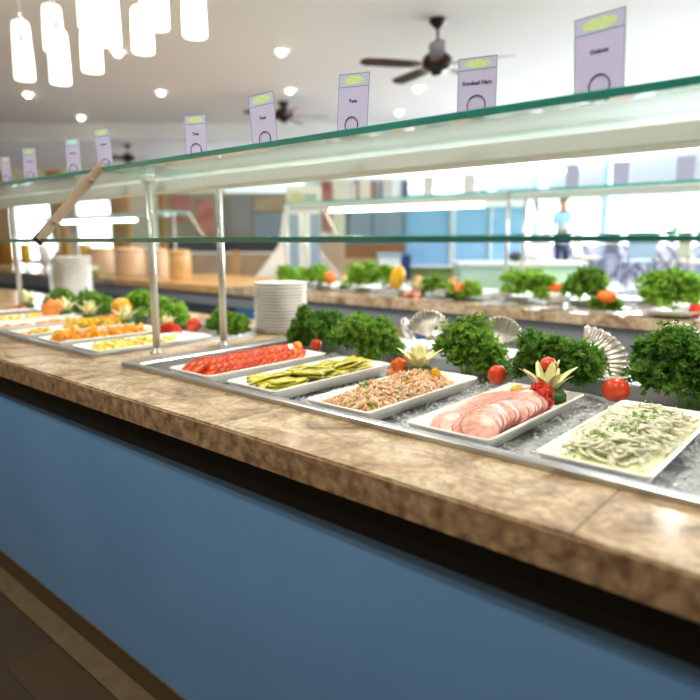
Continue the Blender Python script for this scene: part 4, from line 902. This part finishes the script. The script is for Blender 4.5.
for px, D, l, rz, m in ((655, 11.5, 'cream terrace chair between two tables', .8, 'chair_cream'), (698, 10.05, 'cream terrace chair at the right edge', 2.2, 'chair_cream'), (604, 12.9, 'grey terrace chair left of the crossed-leg table', -.6, 'leg_grey'), (588, 12.4, 'cream terrace chair in front of the leftmost table', 1.6, 'chair_cream'), (640, 10.3, 'white terrace chair closest to the far island', 3.6, 'column_blue'), (538, 13.6, 'white terrace chair behind the person', .2, 'plate_white')):
    chair(px, D, l, rz, m)
for px, D, l in ((672, 10.9, 'small green plant pot on the terrace table at right'),):
    p = PD(px, D); t = empty('potted_plant', (p.x, p.y, TER + .76)); MB().lathe([(.05, 0), (.07, .1), (.06, .1)], n=14).build('pot', 'column_blue', t); mb = MB(); leaf_mass(mb, (0, 0, .17), (.09, .09, .09), 60, random.Random(3), (.03, .05)); mb.build('leaves', 'leaf_a', t); tag(t, l, 'plant')

# ---------------------------------------------------- person on the terrace
def skin(name, joints, links, m, root=0, parent=None, sub=2):
    me = bpy.data.meshes.new(name); me.from_pydata([j[0] for j in joints], links, []); o = bpy.data.objects.new(name, me); COL.objects.link(o)
    me.materials.append(M[m])
    md = o.modifiers.new('skin', 'SKIN')
    for i, j in enumerate(joints): me.skin_vertices[0].data[i].radius = (j[1], j[2] if len(j) > 2 else j[1]); me.skin_vertices[0].data[i].use_root = (i == root)
    sb = o.modifiers.new('sub', 'SUBSURF'); sb.levels = sub; sb.render_levels = sub; md.use_smooth_shade = True
    if parent: o.parent = parent
    return o
# person stands side-on, facing picture left, forearm reaching forward (local +x = towards picture left)
J = [((0, 0, .98), .15, .12), ((0, 0, 1.2), .13, .11), ((0, 0, 1.42), .15, .11), ((0, 0, 1.50), .075), ((.02, 0, 1.60), .125), ((.03, 0, 1.70), .125),
     ((0, .17, 1.42), .055), ((.06, .22, 1.18), .042), ((.30, .20, 1.10), .033), ((.36, .20, 1.10), .03),
     ((0, -.17, 1.42), .055), ((.03, -.22, 1.15), .042), ((.16, -.20, .95), .033), ((.19, -.2, .89), .03),
     ((0, .10, .88), .09), ((.02, .11, .5), .062), ((0, .11, .1), .042), ((.12, .11, .035), .035),
     ((0, -.10, .88), .09), ((-.03, -.11, .5), .062), ((-.10, -.11, .1), .042), ((.02, -.11, .035), .035)]
Lk = [(0, 1), (1, 2), (2, 3), (3, 4), (4, 5), (2, 6), (6, 7), (7, 8), (8, 9), (2, 10), (10, 11), (11, 12), (12, 13), (0, 14), (14, 15), (15, 16), (16, 17), (0, 18), (18, 19), (19, 20), (20, 21)]
for (h, sgn) in ((9, 1), (13, -1)):
    base = Vector(J[h][0]); dr = Vector((1, 0, -.1)) if h == 9 else Vector((.4, 0, -.9))
    for k in range(4):
        off = Vector((0, (-.024 + .016 * k), 0)); a = base + off + dr * .03; b = base + off + dr * (.075 + .008 * (1 if k in (1, 2) else 0)); i = len(J)
        J.append((tuple(a), .010)); J.append((tuple(b), .008)); Lk += [(h, i), (i, i + 1)]
    i = len(J); J.append((tuple(base + Vector((.01, -sgn * .035, .01))), .010)); J.append((tuple(base + Vector((.04, -sgn * .045, .015))), .009)); Lk += [(h, i), (i, i + 1)]
pp = PD(562, 14.4)
person = skin('person', J, Lk, 'skin'); person.location = (pp.x, pp.y, TER); person.rotation_euler = (0, 0, math.atan2(-RT.y, -RT.x) + .8)
tag(person, 'person in light blue shirt and navy trousers standing on the terrace', 'person')
skin('shirt', [((0, 0, .96), .175, .155), ((0, 0, 1.2), .17, .15), ((0, 0, 1.43), .18, .15), ((0, 0, 1.49), .075), ((0, .18, 1.42), .07), ((.05, .22, 1.20), .058), ((0, -.18, 1.42), .07), ((.03, -.22, 1.18), .058)], [(0, 1), (1, 2), (2, 3), (2, 4), (4, 5), (2, 6), (6, 7)], 'shirt_blue', 0, person)
skin('trousers', [((0, 0, 1.0), .17, .15), ((0, .10, .86), .12), ((.02, .11, .5), .095), ((0, .11, .09), .075), ((0, -.10, .86), .12), ((-.03, -.11, .5), .08), ((-.10, -.11, .09), .06)], [(0, 1), (1, 2), (2, 3), (0, 4), (4, 5), (5, 6)], 'trousers_navy', 0, person)
hb_ = MB(); hb_.sphere((-.01, 0, 1.72), (.125, .115, .11), 16, 12); hb_.build('hair', 'hair', person)
fc = MB(); fc.sphere((.125, 0, 1.655), (.018, .014, .022), 8, 6); fc.sphere((.112, .035, 1.68), .012, 8, 6); fc.sphere((.112, -.035, 1.68), .012, 8, 6); fc.build('face_features', 'skin', person)

# ================================================================== CEILING FITTINGS
def downlight(x, y, label, power=26, col=(1, .92, .82)):
    t = empty('ceiling_light', (x, y, CEIL))
    MB().lathe([(.085, -.001), (.085, -.012), (.066, -.016), (.064, -.004)], n=24).build('trim_ring', 'white_paint', t)
    MB().sphere((0, 0, -.022), (.037, .037, .034), 16, 10).build('lens', 'lamp_glow', t)
    ld = bpy.data.lights.new('downlight', 'SPOT'); ld.energy = power; ld.color = col; ld.spot_size = math.radians(150); ld.spot_blend = .6; ld.shadow_soft_size = .05
    lo = bpy.data.objects.new('downlight_lamp', ld); COL.objects.link(lo); lo.parent = t; lo.location = (0, 0, -.075)
    return tag(t, label, 'ceiling light', 'recessed ceiling downlights')
for px, py, l in ((28, 94, 'round downlight below the leftmost pendant'), (81, 117, 'round downlight near the ceiling beam at left'), (118, 52, 'round downlight among the pendants'), (161, 92, 'round downlight right of the pendants'), (281, 51, 'upper downlight above the small ceiling fan'), (290, 90, 'downlight just above the small ceiling fan'), (418, 88, 'downlight below the big ceiling fan'), (399, 112, 'downlight closest to the glass shelf, left of the big fan'), (541, 86, 'downlight between the two largest menu cards')):
    p = at_z(px, py, CEIL - .01); downlight(p.x, p.y, l)
for x, y in ((-1.45, 6.9), (-1.0, 2.9), (-3.0, 2.6), (-5.2, 2.4), (-.6, .2), (-2.8, -.2), (1.2, 1.8)):  # extra lamps out of view, added as fill for food and marble
    downlight(x, y, 'unseen downlight added to brighten the counters, outside the picture', 85)

def fan(px, py, D, R_, rot, label, rod=.22, nb_=5):
    p = at_d(px, py, D); t = empty('ceiling_fan', (p.x, p.y, CEIL)); dz = p.z - CEIL
    MB().lathe([(.075, 0), (.075, -.03), (.03, -.075), (.018, -.08)], n=20).build('canopy', 'fan_metal', t)
    MB().tube([(0, 0, -.05), (0, 0, dz + .06)], .013, 10).build('down_rod', 'fan_metal', t)
    mo = MB().lathe([(.03, dz + .09), (.10, dz + .07), (.135, dz + .03), (.135, dz - .03), (.10, dz - .06), (.05, dz - .075), (.05, dz - .10), (.001, dz - .11)], n=24).build('motor', 'fan_metal', t)
    for k in range(nb_):
        a = rot + 2 * PI * k / nb_; d = Vector((math.cos(a), math.sin(a), 0)); n = Vector((-math.sin(a), math.cos(a), 0)); tl = n * .98 + Vector((0, 0, .2))
        rings = []
        for u, w in ((.22, .035), (.3, .055), (.6, .066), (.9, .066), (.97, .05), (1, .02)):
            c = d * (R_ * u) + Vector((0, 0, dz - .02)); rings.append([c - tl * w - Vector((0, 0, .004)), c + tl * w - Vector((0, 0, .004)), c + tl * w + Vector((0, 0, .004)), c - tl * w + Vector((0, 0, .004))])
        b = MB().loft(rings).build('blade', 'fan_blade', t)
        MB().obox(d * (.18) + Vector((0, 0, dz - .02)), d * .06, n * .018, Vector((0, 0, .006))).build('bracket', 'brass', b)
    return tag(t, label, 'ceiling fan', 'ceiling fans')
fan(437, 63, 5.9, .70, math.radians(15), 'large dark ceiling fan above the two right menu cards')
fan(284, 115, 9.2, .62, math.radians(40), 'small dark ceiling fan above the fourth menu card')
fan(128, 158, 13.0, .6, math.radians(10), 'distant ceiling fan seen just above the shelf near the strut')

def pendant(px, y0, y1, w, label, D):
    a = at_d(px, y0, D); b = at_d(px, y1 - 4, D); r = w / 2 / 630 * D * .84; h = a.z - b.z
    t = empty('pendant_lamp', (a.x, a.y, CEIL)); dz = b.z - CEIL
    MB().lathe([(r * .80, dz + h), (r * .92, dz + h * .9), (r * .98, dz + h * .5), (r, dz + .01), (r * .95, dz), (r * .88, dz + .01), (r * .85, dz + h * .5), (r * .72, dz + h - .006)], n=24, caps=False).build('shade', 'pendant_glow', t)
    MB().lathe([(r * .8, dz + h), (r * .4, dz + h + .015), (.012, dz + h + .03), (.012, dz + h + .06)], n=16).build('cap', 'white_housing', t)
    MB().tube([(0, 0, dz + h + .05), (0, 0, -.02)], .004, 6).build('cord', 'white_housing', t); MB().lathe([(.05, 0), (.05, -.02), (.01, -.03)], n=16).build('ceiling_cup', 'white_housing', t)
    return tag(t, label, 'pendant lamp', 'glowing glass pendants')
pendant(20, 22, 60, 20, 'upper glowing pendant of the leftmost pair', 4.8); pendant(22, 43, 84, 22, 'lower glowing pendant of the leftmost pair', 4.4)
pendant(51, 6, 55, 22, 'upper glowing pendant of the second pair from left', 4.6); pendant(57, 31, 88, 23, 'lower glowing pendant of the second pair, hanging lowest', 4.2)
pendant(86, -16, 32, 22, 'glowing pendant cut by the top edge above the middle one', 4.6); pendant(90, 31, 76, 24, 'middle glowing pendant hanging left of the downlight', 4.1)
pendant(107, -4, 50, 25, 'broad glowing pendant just right of the middle one', 3.9); pendant(141, 8, 57, 25, 'glowing pendant third from the right', 4.0); pendant(155, -20, 33, 27, 'glowing pendant second from the right, cut by the top edge', 3.8); pendant(193, -12, 41, 28, 'rightmost glowing pendant cut by the top edge', 3.7)

# ================================================================== LIGHT
def point(loc, e, col=(1, .9, .78), r=.1):
    ld = bpy.data.lights.new('pendant_bulb', 'POINT'); ld.energy = e; ld.color = col; ld.shadow_soft_size = r
    o = bpy.data.objects.new('pendant_bulb', ld); COL.objects.link(o); o.location = loc
def area(a, b, z0, z1, e, col, inward):
    c = (Vector(a) + Vector(b)) / 2; c.z = (z0 + z1) / 2; w = (Vector(b) - Vector(a)).length
    ld = bpy.data.lights.new('window_daylight', 'AREA'); ld.shape = 'RECTANGLE'; ld.size = w; ld.size_y = z1 - z0; ld.energy = e; ld.color = col
    o = bpy.data.objects.new('window_daylight', ld); COL.objects.link(o); d = Vector(inward).normalized(); o.location = c - d * .3
    o.rotation_euler = d.to_track_quat('-Z', 'Y').to_euler(); return o
inw = Vector((-wd.y, wd.x, 0)); inw = inw if inw.dot(C0 - w0) > 0 else -inw
area(w0, w2, TER + .72, 3.16, 1350, (.86, .94, 1), inw)
inb = Vector((-bd.y, bd.x, 0)); inb = inb if inb.dot(C0 - bl) > 0 else -inb
w = bpy.data.worlds.new('sky'); scene.world = w; w.use_nodes = True; bg = w.node_tree.nodes['Background']
bg.inputs[0].default_value = (.80, .90, 1, 1); bg.inputs[1].default_value = 5.0

vs_ = scene.view_settings; vs_.view_transform = 'Standard'; vs_.look = 'None'; vs_.gamma = 1; vs_.use_curve_mapping = False; vs_.exposure = 0.75
